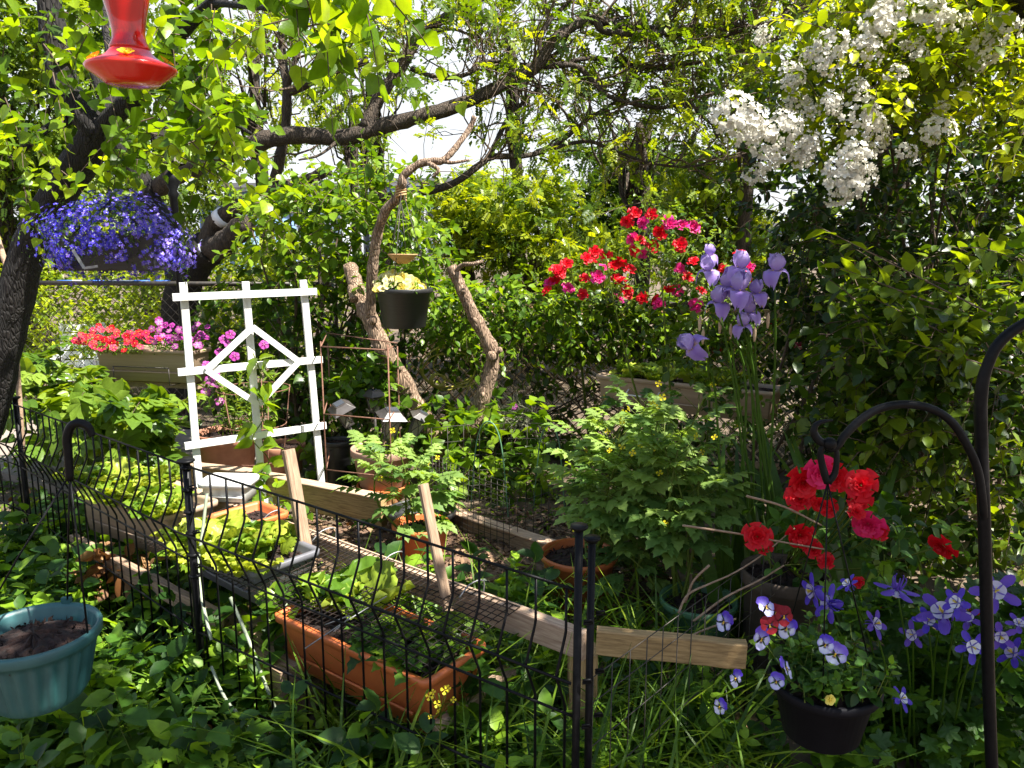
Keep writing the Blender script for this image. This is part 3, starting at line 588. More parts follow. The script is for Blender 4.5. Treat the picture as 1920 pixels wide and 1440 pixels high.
def chainlink(label, a, b_, h, step=.065, th=.0035, name='chain_link_fence', rail='galv'):
    a = np.array(a, float); b_ = np.array(b_, float); W = np.linalg.norm((b_-a)[:2]); ax = nrm((b_-a)*np.array((1, 1, 0)))
    t = thing(name, label, 'fence', a)
    mb = MB(); bars2d(mb, (a+np.array((0, 0, .03)), ax, W, h-.05), step, th, th, None, yo=(0, .003)); obj('wire_mesh', mb, M['wire'], t, False)
    mb = MB(); mb.tube([a+z_*h, b_*np.array((1, 1, 0))+z_*(a[2]+h)], .021, 10); obj('top_rail', mb, M[rail], t)
    for q in np.linspace(0, W, max(2, int(W/1.9)+1)):
        mb = MB(); p = a+ax*q+np.array((0, .03, 0)); mb.tube([p-z_*.05, p+z_*(h+.03)], .024, 10); mb.ball(p+z_*(h+.045), (.03, .03, .022)); obj('post', mb, M[rail], t)
    return t, ax, W
a = P(760, 880, DL+.02); b_ = P(1720, 880, DL-1.15); a[2] = b_[2] = 0
chainlink('chain link fence in front of the tan lattice, draped with vine', a, b_, 1.18, rail='wire')
a = P(-90, 900, 7.0); b_ = P(640, 900, 6.6); a[2] = b_[2] = 0
t, ax, W = chainlink('chain link fence behind the lobelia with blue and white tape on its rail', a, b_, 1.27, rail='wire')
mb = MB(); mw = MB()
for x in (118, 176, 262, 300): p = P(x, 527, 6.9); (mb if x != 118 else mb).tube([p-ax*.05+[0, 0, -.0], p+ax*.09], .0245, 10)
for x in (140, 215, 238): p = P(x, 527, 6.9); mw.tube([p-ax*.05, p+ax*.06], .0245, 10)
q = obj('blue_tape', mb, M['blue'], t); q.location.z = float(a[2]+1.27-P(176, 527, 6.9)[2]); 
q2 = obj('white_tape', mw, M['whitepl'], t); q2.location.z = q.location.z
mb = MB(); mb.tube([P(1000, 533, 6.6), P(1250, 531, 6.4)], .016, 8)

t = thing('fence_vine', 'dense sunlit vine draped over the tan lattice and chain link fence', 'vine', P(1050, 900, DL))
lf = MB(); sm = MB()
n = 760; s_ = region([(790, 545), (860, 530), (1000, 545), (1100, 560), (1340, 570), (1480, 600), (1480, 660), (1340, 665), (1000, 660), (800, 650)], n, DL-.75, DL+.15)
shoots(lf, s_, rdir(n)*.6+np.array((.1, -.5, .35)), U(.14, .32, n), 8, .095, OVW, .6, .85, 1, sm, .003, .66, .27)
n = 430; s_ = region([(700, 600), (870, 640), (1000, 650), (1480, 640), (1490, 800), (1400, 860), (1000, 880), (780, 880)], n, DL-.5, DL-.05)
k = (np.sin(s_[:, 0]*7)+np.sin(s_[:, 2]*9+1)+rng.normal(size=n)*.7) > -.6; s_ = s_[k]; n = len(s_)
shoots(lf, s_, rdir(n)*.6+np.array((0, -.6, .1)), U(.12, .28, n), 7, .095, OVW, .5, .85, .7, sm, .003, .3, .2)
for i in range(26):
    a = P(U(800, 1480), 890, DL-.2); a[2] = 0; b_ = P(U(800, 1480), U(560, 700), DL-.25); sm.tube([a, a*.5+b_*.5+rng.normal(size=3)*.1, b_], [.008, .006, .003], 5, smooth=4)
obj('foliage', lf, L['vine'], t); obj('stem', sm, M['twig'], t)

t = thing('heart_leaf_vine', 'sunlit heart-leaved vine climbing round the foot of the forked trunk', 'vine', P(900, 930, 5.2)*np.array((1, 1, 0)))
lf = MB(); sm = MB(); n = 170; s_ = region([(760, 740), (850, 780), (1010, 770), (1040, 930), (1000, 990), (880, 985), (790, 900)], n, 4.6, 5.6)
shoots(lf, s_, rdir(n)*.6+np.array((.1, -.5, .3)), U(.1, .28, n), 6, .11, HEART, .3, .9, .9, sm, .003, .55, .3)
n = 60; s_ = region([(560, 840), (680, 860), (680, 960), (520, 930)], n, 4.9, 5.6); shoots(lf, s_, rdir(n)*.6+np.array((.1, -.5, .3)), U(.1, .28, n), 6, .11, HEART, .3, .9, .9, sm, .003, .5, .3)
obj('foliage', lf, L['vine'], t); obj('stem', sm, M['twig'], t)
# --- viburnum-like bush left of the forked trunk
t = thing('broadleaf_bush', 'tall broad-leaved bush, bright on top and dark inside, behind the white trellis', 'shrub', P(590, 900, 6.2))
lf = MB(); sm = MB()
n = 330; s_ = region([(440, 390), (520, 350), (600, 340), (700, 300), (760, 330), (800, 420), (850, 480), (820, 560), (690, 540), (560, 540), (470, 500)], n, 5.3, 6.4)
shoots(lf, s_, rdir(n)*.7+np.array((.1, -.4, .35)), U(.2, .42, n), 8, .115, OVW, .4, .85, 1, sm, .004, .72, .27)  # top leaves coloured lighter to make up for missing sun
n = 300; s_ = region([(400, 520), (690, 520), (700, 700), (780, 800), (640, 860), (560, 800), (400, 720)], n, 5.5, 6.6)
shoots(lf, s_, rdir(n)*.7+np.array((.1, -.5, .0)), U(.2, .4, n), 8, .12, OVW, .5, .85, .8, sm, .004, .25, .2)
n = 60; s_ = region([(600, 700), (720, 660), (760, 760), (640, 760)], n, 5.0, 5.4)
shoots(lf, s_, rdir(n)*.7+np.array((.1, -.5, .2)), U(.2, .3, n), 7, .11, HEART, .4, .85, .8, sm, .004, .4, .2)
for x in (735, 725, 690, 600, 560): a = P(x, 420, 5.6)[None]; shoots(lf, a, [[U(-.05, .05), 0, 1]], [.62 if x > 680 else .3], 12, .10, SERR, 0, .9, 1, sm, .005, .8, .1)
for i in range(14):
    b_ = region([(450, 400), (780, 380), (800, 540), (480, 520)], 1, 5.5, 6.2)[0]; a = P(600, 900, 6.1)+rng.normal(size=3)*.2; a[2] = 0; sm.tube([a, a*.5+b_*.5+rng.normal(size=3)*.15, b_], [.018, .012, .005], 6, smooth=4)
obj('foliage', lf, L['vine'], t); obj('stem', sm, M['twig'], t)

# --- sunlit hedge beyond the chain link fence on the left
t = thing('sunlit_hedge', 'sunny yellow-green hedge beyond the chain link fence under the lobelia', 'hedge', P(230, 640, 8.2)*np.array((1, 1, 0)))
lf = MB(); n = 1200; s_ = region([(-60, 505), (640, 490), (660, 700), (420, 720), (-60, 720)], n, 7.4, 8.8)
shoots(lf, s_, rdir(n)*.7+np.array((0, -.3, .5)), U(.18, .4, n), 9, .10, OV, .3, .8, 1, None, tb=.55, tv=.3)
n = 260; s_ = region([(380, 455), (520, 440), (660, 480), (640, 540), (420, 540)], n, 7.6, 8.4); shoots(lf, s_, rdir(n)*.7+np.array((0, -.3, .5)), U(.18, .4, n), 9, .08, LANCE, .3, .8, 1, None, tb=.6, tv=.3)
n = 700; s_ = np.stack([U(-8, 8, n), U(8.6, 9.8, n), U(0, 1.5, n)], 1); shoots(lf, s_, rdir(n)*.7+np.array((0, -.3, .5)), U(.2, .45, n), 8, .13, OV, .3, .8, 1, None, tb=.4, tv=.3)
obj('foliage', lf, L['hedge'], t)

# --- Virginia creeper
t = thing('creeper', 'five-fingered creeper leaves sprawling below the beige window box', 'vine', P(180, 850, 5.2)*np.array((1, 1, 0)))
lf = MB(); sm = MB()
n = 115; s_ = region([(20, 690), (130, 680), (200, 740), (330, 750), (340, 870), (180, 850), (60, 800), (20, 740)], n, 4.6, 5.5)
shoots(lf, s_, rdir(n)*.6+np.array((.1, -.5, .3)), U(.15, .35, n), 4, .175, PALM, .4, .85, 1.1, sm, .003, .55, .25, nz=.3)
n = 30; s_ = region([(40, 720), (140, 720), (310, 765), (300, 830), (60, 800)], n, 4.3, 4.7)
shoots(lf, s_, rdir(n)*.6+np.array((.1, -.6, .2)), U(.15, .3, n), 3, .215, PALM, .4, .8, 1.1, sm, .003, .7, .2, nz=.3)
n = 60; s_ = region([(20, 720), (340, 780), (330, 880), (30, 850)], n, 4.8, 5.6)
shoots(lf, s_, rdir(n)*.6+np.array((.1, -.5, .1)), U(.15, .35, n), 6, .12, OVW, .4, .85, 1, sm, .003, .3, .2)
obj('foliage', lf, L['creeper'], t); obj('stem', sm, M['twig'], t)
# ================================================================== THINGS IN THE GARDEN
z_ = np.array((0, 0, 1.))
def round_rect(hx, hy, r, n=5):
    o = []
    for cx, cy, a0 in ((hx-r, hy-r, 0), (-hx+r, hy-r, PI/2), (-hx+r, -hy+r, PI), (hx-r, -hy+r, 1.5*PI)):
        for i in range(n+1): a = a0+PI/2*i/n; o.append((cx+r*math.cos(a), cy+r*math.sin(a)))
    return np.array(o)
def boxrings(prof, hx, hy, rr):      # prof: (offset, z)
    return np.array([np.concatenate([round_rect(hx+o, hy+o, max(.004, rr+o)), np.full((24, 1), z)], 1) for o, z in prof])
def window_box(label, cx, cy, zr, ang, Ln, Wd, H, mat, name='planter_box', taper=.035, cat='planter', soil=.035):
    t = thing(name, label, cat, (cx, cy, zr-H), None, ang)
    mb = MB(); hx, hy = Ln/2, Wd/2
    mb.rings(boxrings([(-taper-.02, 0), (-taper, .006), (-.02, H-.035), (-.018, H-.03), (0, H-.026), (.002, H-.004), (-.002, H), (-.016, H), (-.022, H-.01), (-taper-.01, .03)], hx, hy, .03))
    # ribs on the faces
    for s in (-1, 1):
        mb.bar((-hx*.78, s*(hy-taper*.62-.002), H*.3), (hx*.78, s*(hy-taper*.62-.002), H*.3), .006, .01)
    obj('box', mb, mat, t, True, world=False)
    g = MB(); q = boxrings([(-.027, H-soil-.02), (-.025, H-soil)], hx, hy, .03); g.rings(q); 
    n = 500; p = np.stack([U(-hx+.04, hx-.04, n), U(-hy+.04, hy-.04, n), np.full(n, H-soil)], 1); g.inst(DIA, frames(rdir(n), rdir(n)+z_, U(.008, .02, n)), p, U(0, 1, n))
    obj('soil', g, M['soil'], t, False, world=False); return t
def potprof(r, h, taper=.72, lip=.028):
    rb = r*taper; w_ = .008
    return [(rb*.4, 0), (rb-.006, 0), (rb, .006), (r-.014, h-lip-.006), (r-.002, h-lip), (r+.002, h-lip+.006), (r+.003, h-.006), (r, h), (r-w_, h), (r-w_-.004, h-.012), (rb-w_+.005, .04)]
def pot_body(t, r, h, mat, taper=.72, lip=.028, soil=.04, world=False, flute=0, soilmat='soil'):
    pr = potprof(r, h, taper, lip)
    if flute: pr = [(a, b, 1. if .01 < b < h-lip-.01 else 0) for a, b in [pr[0], pr[1], pr[2], (r*taper+.2*(r-r*taper), .03), (r*taper+.9*(r-r*taper)-.014, h-lip-.02)]+pr[3:]]
    mb = MB(); mb.lathe(pr, 96 if flute else 40, flute=flute); obj('pot', mb, mat, t, world=False)
    if soil is not None:
        g = MB(); rs = (r*taper)+(r-r*taper)*(h-soil)/h-.010; rings = []
        for k in range(5): a = np.arange(36)/36*2*PI; rr = rs*(1-k*.24); rings.append(np.stack([rr*np.cos(a), rr*np.sin(a), np.full(36, h-soil+.012*k**.7)+rng.normal(size=36)*.004*(k > 0)], 1))
        g.rings(np.array(rings)); n = 700; a = U(0, 6.28, n); q = np.sqrt(rng.random(n))*rs*.93; p = np.stack([q*np.cos(a), q*np.sin(a), h-soil+.018*(1-q/rs)+U(0, .006, n)], 1)
        g.inst(DIA, frames(rdir(n), rdir(n)+z_, U(.008, .024, n)), p, U(0, 1, n)); obj('soil', g, M[soilmat], t, False, world=False)
def pot(label, c, r, h, mat, name='flower_pot', **k):
    t = thing(name, label, 'pot', c); pot_body(t, r, h, mat, **k); return t
def onground(px, py, d, z=0.): p = P(px, py, d); p[2] = z; return p
def plank(mb, a, b, w_, h, **k): mb.bar(a, b, w_, h, **k)
def board(name, a, b, w_, h, mat, par):     # its own local X along the grain
    a = np.asarray(a, float); b = np.asarray(b, float); v = Vector(b-a); mb = MB(); Ln = v.length
    e = .004; xs_ = np.linspace(-Ln/2, Ln/2, 9); q = round_rect(w_/2, h/2, e, 1); r_ = []
    for i, x in enumerate(xs_): r_.append(np.concatenate([np.full((8, 1), x), (q if 0 < i < 8 else q*.985)+rng.normal(size=2)*.0012], 1))
    mb.rings(np.array(r_)); me = mb.mesh(name, mat, False); o = bpy.data.objects.new(name, me); COL.objects.link(o)
    x = v.normalized(); y = Vector((0, 0, 1)).cross(x); y = y.normalized() if y.length > 1e-3 else Vector((0, 1, 0)); zz = x.cross(y)
    o.rotation_euler = Matrix((x, y, zz)).transposed().to_euler(); c = Vector((a+b)/2)
    if par is not None:
        o.parent = par; q = par
        while q is not None: c = c-q.location; q = q.parent
    o.location = c; return o
def prow(c, k, n_, r0, cupz, ln): pass
# ------------------------------------------------------------------ flowers
def petalP(mb, a, half, ln, colf, z0=0., cup=.0, nu=6, nv=4, ruf=.0, tipf=.2, base=(0, 0)):
    V = []; C = []
    for j in range(nv+1):
        v = j/nv
        for i in range(nu+1):
            u = i/nu*2-1; r = ln*v*(1-tipf*u*u*v); an = a+u*half*(.45+.55*v)
            V.append((base[0]+r*math.cos(an), base[1]+r*math.sin(an), z0+cup*v*v*ln+ruf*ln*v*math.sin(u*7+a*3)*v)); C.append(colf(u, v))
    q = nu+1; mb.add(V, [np.array([(j*q+i, j*q+i+1, (j+1)*q+i+1, (j+1)*q+i) for j in range(nv) for i in range(nu)])], np.array(C))
def mixc(a, b, t): t = min(max(t, 0), 1); return tuple(x*(1-t)+y*t for x, y in zip(a, b))
def pansy(pc=(.10, .045, .55), wc=(.72, .74, .90)):
    mb = MB()
    for a in (PI/2-.48, PI/2+.48): petalP(mb, a, .72, 1., lambda u, v: mixc(mixc(wc, pc, .4), pc, v*1.6), -.06, -.05, ruf=.04)
    for a in (-.05, PI+.05): petalP(mb, a, .62, .88, lambda u, v: mixc(wc, pc, max(0, (v-.72)*2.2+abs(u)*.15)) if v > .3 else (.06, .02, .09), .0, .05, ruf=.05)
    petalP(mb, -PI/2, .85, .95, lambda u, v: (.75, .5, .03) if v < .2 else ((.03, .012, .06) if v < .42 and abs(u) < .75 else mixc(wc, pc, (v-.8)*1.8)), .03, .05, nv=6, ruf=.05)
    mb.ball((0, 0, .04), .07, 6, (.75, .5, .03)); return mb
def rose(n=24, c1=(.55, .004, .02), c2=(.75, .02, .10), seed=0):
    mb = MB(); r_ = np.random.default_rng(seed)
    for k in range(n):
        q = k/n; a = k*2.4; ln = .35+.75*q; tilt = .15+1.25*q**1.1
        c = mixc(c1, c2, r_.random()*.8+.2*q); V = []; C = []
        for j in range(4):
            v = j/3
            for i in range(5):
                u = i/2-1; rad = .05+ln*v*math.sin(tilt)*(1+.12*v); h = ln*v*math.cos(tilt)*.8+.12*(1-q)-(.12*v*v*q); an = a+u*(.35+.35*v*(1-.4*abs(u)))*(1.15-.45*q)
                V.append((rad*math.cos(an), rad*math.sin(an), h+.04*math.sin(u*5+k)*v-.1*u*u*v)); C.append(mixc(c, (min(1, c[0]*1.15), c[1]*1.6, c[2]*1.6), v*.6))
        mb.add(V, [np.array([(j*5+i, j*5+i+1, j*5+i+6, j*5+i+5) for j in range(3) for i in range(4)])], np.array(C))
    return mb
def simple5(cin, cout, ruf=.12, half=.66, cup=-.05, eye=(.8, .6, .1), n=5, tipf=.2, noeye=False):
    mb = MB()
    for k in range(n): petalP(mb, k*2*PI/n, half, 1., lambda u, v: mixc(cin, cout, v*1.3-.15), .02*(k % 2), cup, nu=4, nv=3, ruf=ruf, tipf=tipf)
    if not noeye: mb.ball((0, 0, .05), .12, 6, eye)
    return mb
def columbine(b=(.10, .055, .52), w_=(.82, .83, .88)):
    mb = MB()
    for k in range(5):
        a = k*2*PI/5; petalP(mb, a, .44, 1.35, lambda u, v: mixc((.3, .25, .7), b, v*2), -.02, .12, tipf=-.05 if False else .6, nu=6)
        petalP(mb, a+PI/5, .58, .54, lambda u, v: mixc(b, w_, v*3), .02, .5, tipf=.1)
        c, s = math.cos(a+PI/5), math.sin(a+PI/5); mb.tube([(c*.15, s*.15, 0), (c*.3, s*.3, -.35), (c*.38, s*.38, -.7), (c*.3, s*.3, -.85)], [.09, .055, .03, .035], 6, b, smooth=3)
    for k in range(9): mb.tube([(0, 0, 0), (U(-.14, .14), U(-.14, .14), .5)], [.018, .03], 4, (.8, .65, .1))
    return mb
def iris(c=(.36, .24, .66)):
    mb = MB(); lt = mixc(c, (.68, .58, .85), .6)
    for k in range(3):
        a = k*2*PI/3; V = []; C = []; V2 = []; C2 = []
        for j in range(8):
            v = j/7
            for i in range(7):
                u = i/3-1
                wd = .46*math.sin(PI*(.12+.80*v)); rad = .62*math.sin(v*1.75); z = .16*math.sin(v*3.0)-.95*max(0, v-.28)**1.5; x, y = rad, u*wd*(1+.1*math.sin(v*9))
                z += -.16*u*u*v+.12*math.sin(u*8+v*9+k)*v*v
                V.append((x*math.cos(a)-y*math.sin(a), x*math.sin(a)+y*math.cos(a), z)); C.append(mixc((.75, .55, .2), mixc(mixc(c, (.25, .12, .5), .55*max(0, math.sin(u*14+k))*(1-v)), lt, abs(u)*.35), v*4-.2))
                wd = .48*math.sin(PI*(.1+.82*v)); rad = .05+.30*math.sin(PI*v*.86); z = .92*v; x, y = rad-.12*u*u*math.sin(PI*v), u*wd*.9
                z += .05*math.sin(u*7+v*6)*v; x += .11*math.sin(u*9+v*10+k*2)*v*v; b = a+PI/3
                V2.append((x*math.cos(b)-y*math.sin(b), x*math.sin(b)+y*math.cos(b), z)); C2.append(mixc(mixc(c, (.34, .2, .6), .35*max(0, math.sin(u*13))*(1-v*.6)), lt, .2+.7*v))
        f = [np.array([(j*7+i, j*7+i+1, j*7+i+8, j*7+i+7) for j in range(7) for i in range(6)])]
        mb.add(V, f, np.array(C)); mb.add(V2, f, np.array(C2))
        mb.tube([(0, 0, .05), (.2*math.cos(a), .2*math.sin(a), .2), (.34*math.cos(a), .34*math.sin(a), .17)], .035, 5, (.8, .6, .2))
    return mb
FL = {}
def fmesh(name, mb): return mb.mesh(name, M['petal'])
FL['rose'] = [fmesh('rose_bloom', rose(24, (.60, .002, .010), (.68, .005, .022), s)) for s in (1, 2)]+[fmesh('rose_bloom', rose(24, (.62, .006, .10), (.74, .03, .26), 3))]
FL['begonia'] = [fmesh('begonia_bloom', rose(30, (.55, .002, .008), (.66, .006, .016), s)) for s in (5, 6)]+[fmesh('begonia_bloom', rose(30, (.62, .008, .06), (.72, .02, .13), 8))]
FL['pansy'] = [fmesh('pansy_bloom', pansy(*q)) for q in (((.10, .045, .55), (.72, .74, .90)), ((.14, .07, .6), (.6, .62, .88)), ((.2, .12, .62), (.66, .68, .9)), ((.08, .03, .42), (.55, .58, .86)))]
FL['darkpansy'] = [fmesh('pansy_bloom', pansy((.22, .004, .012), (.26, .008, .015)))]
FL['columbine'] = [fmesh('columbine_bloom', columbine(*q)) for q in (((.10, .055, .52), (.80, .81, .86)), ((.14, .07, .45), (.6, .58, .72)), ((.07, .035, .40), (.45, .4, .62)))]
FL['iris'] = [fmesh('iris_bloom', iris()), fmesh('iris_bloom', iris((.31, .19, .62)))]
FL['red'] = [fmesh('bloom', simple5((.34, .001, .006), (.5, .003, .014), .15)), fmesh('bloom', simple5((.42, .003, .03), (.6, .02, .09), .15))]
FL['purple'] = [fmesh('bloom', simple5((.30, .01, .19), (.42, .05, .32), .15, eye=(.6, .5, .55))), fmesh('bloom', simple5((.5, .3, .45), (.36, .03, .27), .15))]
FL['yellow'] = [fmesh('bloom', simple5((.6, .42, .02), (.66, .58, .14), .12, .8, .1)), fmesh('bloom', simple5((.66, .55, .12), (.66, .63, .35), .12, .8, .1))]
FL['mustard'] = [fmesh('bloom', simple5((.8, .6, .02), (.85, .72, .03), .05, .55, .1, n=4))]
CAMV = np.array((0, 0, CAMH))
def face(p, up=.4, j=.4): v = CAMV-np.asarray(p); return nrm(nrm(v)+np.array((0, 0, up))+rng.normal(size=3)*j)

# ------------------------------------------------------------------ white trellis
pl = lambda x, y: P(x, y, 4.2+.4*(x-345)/250)
n_ = nrm(np.cross(pl(600, 673)-pl(332, 697), z_)); n_ = n_ if n_[1] < 0 else -n_
t = thing('trellis', 'white slatted trellis panel with a diamond in its middle', 'trellis', onground(480, 960, 4.4))
for a, b in (((343, 530), (379, 985)), ((460, 528), (497, 985)), ((568, 525), (609, 975))):
    mb = MB(); mb.bar(pl(*a), pl(*b), .039, .022, up=tuple(n_)); obj('upright', mb, M['white'], t, False)
for a, b in (((322, 557), (591, 546)), ((332, 697), (602, 673)), ((345, 835), (609, 796)), ((355, 966), (624, 914))):
    mb = MB(); mb.bar(pl(*a)+n_*.022, pl(*b)+n_*.022, .039, .02, up=tuple(n_)); obj('crossbar', mb, M['white'], t, False)
dm = [(470, 612), (556, 676), (481, 756), (384, 692)]
for i in range(4):
    mb = MB(); mb.bar(pl(*dm[i])+n_*.044, pl(*dm[(i+1) % 4])+n_*.044, (.033), .018, up=tuple(n_)); obj('diamond_slat', mb, M['white'], t, False)
t = thing('climbing_vine', 'young bright green vine twining up the middle upright of the white trellis', 'vine', onground(495, 980, 4.3))
lf = MB(); sm = MB(); pts = [pl(x, y)+n_*.05 for x, y in ((500, 985), (478, 900), (500, 860), (470, 820), (490, 780), (478, 740), (484, 700), (470, 660))]
sm.tube(pts, .0035, 5, smooth=5); q = crom(np.array(pts), np.ones(8), 4)[0]
shoots(lf, q, rdir(len(q))+n_*.8, .06, 1, .11, HEART, .2, .9, .6, None, tb=.75, tv=.15, tip=.05); q = np.concatenate([region([(440, 900), (560, 880), (620, 950), (500, 960)], 16, 4.1, 4.5)])
shoots(lf, q, rdir(16)+n_, .08, 2, .11, HEART, .2, .9, .9, sm, .002, .7, .2)
obj('foliage', lf, L['vine'], t); obj('stem', sm, L['stem'], t)

# ------------------------------------------------------------------ forked trunk with cut stems
t = thing('forked_trunk', 'forked bare trunk with two cut crooked stems in the middle of the garden', 'tree', onground(862, 935, 5.25))
mb = MB(); limbs(mb, [([(866, 960, 5.25), (850, 905, 5.22), (828, 850, 5.2), (785, 770, 5.15), (745, 700, 5.12), (715, 645, 5.1), (690, 592, 5.12), (670, 545, 5.2), (656, 498, 5.3)], .074, .047),
    ([(862, 960, 5.3), (868, 880, 5.25), (878, 830, 5.2), (893, 780, 5.18), (908, 735, 5.15), (922, 690, 5.15), (921, 655, 5.12), (900, 615, 5.1), (878, 570, 5.1), (860, 530, 5.1), (846, 498, 5.1)], .064, .034),
    ], 14, .07)
for x, y, d, r in ((748, 690, 5.06, .03), (700, 600, 5.05, .035), (790, 765, 5.1, .025), (922, 668, 5.06, .04), (905, 740, 5.08, .022), (868, 545, 5.04, .02), (890, 600, 5.04, .018), (770, 735, 5.08, .02), (885, 810, 5.12, .025)): mb.ball(P(x, y, d), np.array((.9, .7, 1.2))*r*.85, 9)
obj('trunk', mb, M['bark_pale'], t)
mb = MB(); limbs(mb, [([(694, 598, 5.1), (695, 548, 5.05), (701, 480, 5.0), (710, 430, 4.95), (724, 394, 4.9), (748, 368, 4.85), (754, 345, 4.8), (758, 328, 4.8), (785, 308, 4.8), (810, 302, 4.8), (832, 300, 4.8), (858, 272, 4.85), (880, 242, 4.9), (890, 218, 4.9)], .036, .016),
    ([(800, 304, 4.8), (822, 318, 4.75), (812, 332, 4.75)], .016, .008), ([(830, 302, 4.8), (848, 305, 4.8), (880, 300, 4.8)], .015, .007), ([(850, 512, 5.1), (868, 497, 5.05), (886, 495, 5.0), (906, 490, 5.0)], .018, .010), ([(926, 660, 5.1), (940, 655, 5.08)], .03, .02), ([(662, 540, 5.2), (664, 562, 5.1)], .04, .03)], 10, .06)
obj('limb', mb, M['bark_pale'], t)
mb = MB(); c = P(752, 366, 4.82)
for k in range(5): mb.tube([c+np.array((.03*math.cos(a), .03*math.sin(a), -.03+.015*k+.006*a)) for a in np.linspace(0, 6.3, 12)], .006, 5)
tag(obj('rope', mb, M['straw'], None, loc=c), 'frayed brown cord knotted round the crook above the yellow flower basket', 'rope')

# ------------------------------------------------------------------ hanging basket of yellow flowers and the seed dish
def hangers(t, top, c, r, zr, n=3, w_=.0028, a0=.5, mat='wire'):
    mb = MB()
    for k in range(n): a = a0+k*2*PI/n; mb.tube([np.asarray(c)+np.array((r*math.cos(a), r*math.sin(a), zr)), top], w_, 5)
    return obj('hanger', mb, M[mat], t)
c = P(757, 540, 4.75); c[2] -= .24
t = thing('hanging_basket', 'dark plastic hanging pot overflowing with small yellow flowers', 'hanging basket', c)
pot_body(t, .175, .24, M['blackpl'], .74); hangers(t, P(753, 352, 4.8), c, .165, .24, 3, a0=.3)
lf = MB(); sm = MB(); n = 46; st = c+np.stack([U(-.13, .1, n), U(-.12, .1, n), np.full(n, .22)], 1)
shoots(lf, st, rdir(n)*.7+np.array((-.1, -.2, .8)), U(.06, .12, n), 6, .045, OV, .3, .9, 1, sm, .002, .5); obj('foliage', lf, L['vine'], t); obj('stem', sm, L['stem'], t)
for k in range(62):
    a = U(0, 6.28); q = math.sqrt(rng.random()); p = c+np.array((-.035+q*.155*math.cos(a), -.03+q*.14*math.sin(a), .27+.07*(1-q*q)-.035*q))
    put(FL['yellow'][k % 2], 'bloom', t, p, face(p, .7, .35), U(0, 6), U(.022, .032))
c = P(755, 482, 4.72)
t = thing('seed_dish', 'shallow straw bird dish hanging just above the yellow flowers', 'bird feeder', c)
mb = MB(); mb.lathe([(.01, -.04), (.03, -.04), (.06, -.018), (.088, .012), (.092, .018), (.086, .018), (.055, -.008), (.02, -.022)], 28); obj('dish', mb, M['straw'], t, world=False); hangers(t, P(752, 380, 4.78), c, .086, .016, 3, .002, .9)
sd = MB(); n = 80; a = U(0, 6.28, n); q = np.sqrt(rng.random(n))*.06; sd.inst(DIA, frames(rdir(n), rdir(n)+z_, U(.008, .018, n)), np.stack([q*np.cos(a), q*np.sin(a), -.012+q*.25], 1), U(0, 1, n)); obj('seed', sd, M['mulch'], t, False, world=False)

# ------------------------------------------------------------------ lobelia
c = P(212, 458, 3.05); t = thing('hanging_lobelia', 'hanging box smothered in deep blue lobelia flowers', 'hanging basket', c)
mb = MB(); mb.rings(boxrings([(-.02, -.1), (-.018, -.095), (0, .04), (-.012, .04), (-.03, -.05)], .2, .09, .02)+c); obj('box', mb, M['blackpl'], t, False)
mb = MB(); mb.tube([c+np.array((0, 0, .12)), P(201, 300, 3.2), P(196, 240, 3.35)], .003, 5)
for s in (-.15, .15): mb.tube([c+np.array((s, 0, .04)), c+np.array((0, 0, .16))], .003, 5)
obj('hanger', mb, M['wire'], t)
lf = MB(); n = 330; o = rdir(n)*(rng.random((n, 1))**.3)*np.array((.295, .2, .125)); o[:, 2] += .045+.02*np.sin(o[:, 0]*14); o[:, 2] -= np.maximum(o[:, 0]-.1, 0)*.45
shoots(lf, c+o, rdir(n)+np.array((0, -.2, -.2)), U(.05, .12, n), 8, .022, LANCE, .4, .9, 1, None, tb=.3); obj('foliage', lf, L['vine'], t)
def lobe_cols(n):
    b = np.array((.07, .055, .66)); v = np.array((.26, .16, .78)); q = rng.random((n, 1))**3; return np.clip(b*(1-q)+v*q, 0, 1)
fb = MB(); n = 2700; o = rdir(n)*(.72+.36*rng.random((n, 1)))*np.array((.29, .22, .155)); o[:, 2] += .025+.02*np.sin(o[:, 0]*14); o[:, 2] -= np.maximum(o[:, 0]-.12, 0)*.3; o = o+rng.normal(size=(n, 3))*.018
keep = (np.sin(o[:, 0]*31+o[:, 2]*17)+np.sin(o[:, 2]*43-o[:, 0]*13+1)+rng.normal(size=n)*.8 > -.75) & ~((np.abs(o[:, 0]+.0) < .09) & (o[:, 2] < -.07) & (o[:, 1] < 0)); o = o[keep]; n = len(o)
nm = nrm(o/np.array((.3, .22, .15))+rdir(n)*.6+np.array((0, -.3, .1))); a0 = nrm(np.cross(nm, rdir(n))); b0_ = np.cross(nm, a0); T = leafT([(.4, .22), (.8, .26)], .1, .0)
cc = lobe_cols(n); cc = cc+np.clip(o[:, :1]/.3, 0, 1)*rng.random((n, 1))*(np.array((.36, .24, .8))-cc)*.8; cc = cc*(.75+.5*rng.random((n, 1)))  # right-hand blooms painted paler purple for the lit side of the basket
for k, (an, s) in enumerate(((0, 1), (.75, .9), (-.75, .9), (2.5, .6), (-2.5, .6))): fb.inst(T, frames(a0*math.cos(an)+b0_*math.sin(an), nm, .0125*s*np.ones(n)), c+o, cc)
ey = MB(); fb.inst((np.array([(-.5, -.5, .1), (.5, -.5, .1), (.5, .5, .1), (-.5, .5, .1)]), [np.array([(0, 1, 2, 3)])]), frames(a0, nm, .004*np.ones(n)), c+o, np.full((n, 3), .5))
obj('flowers', fb, M['petal'], t, kind='stuff')
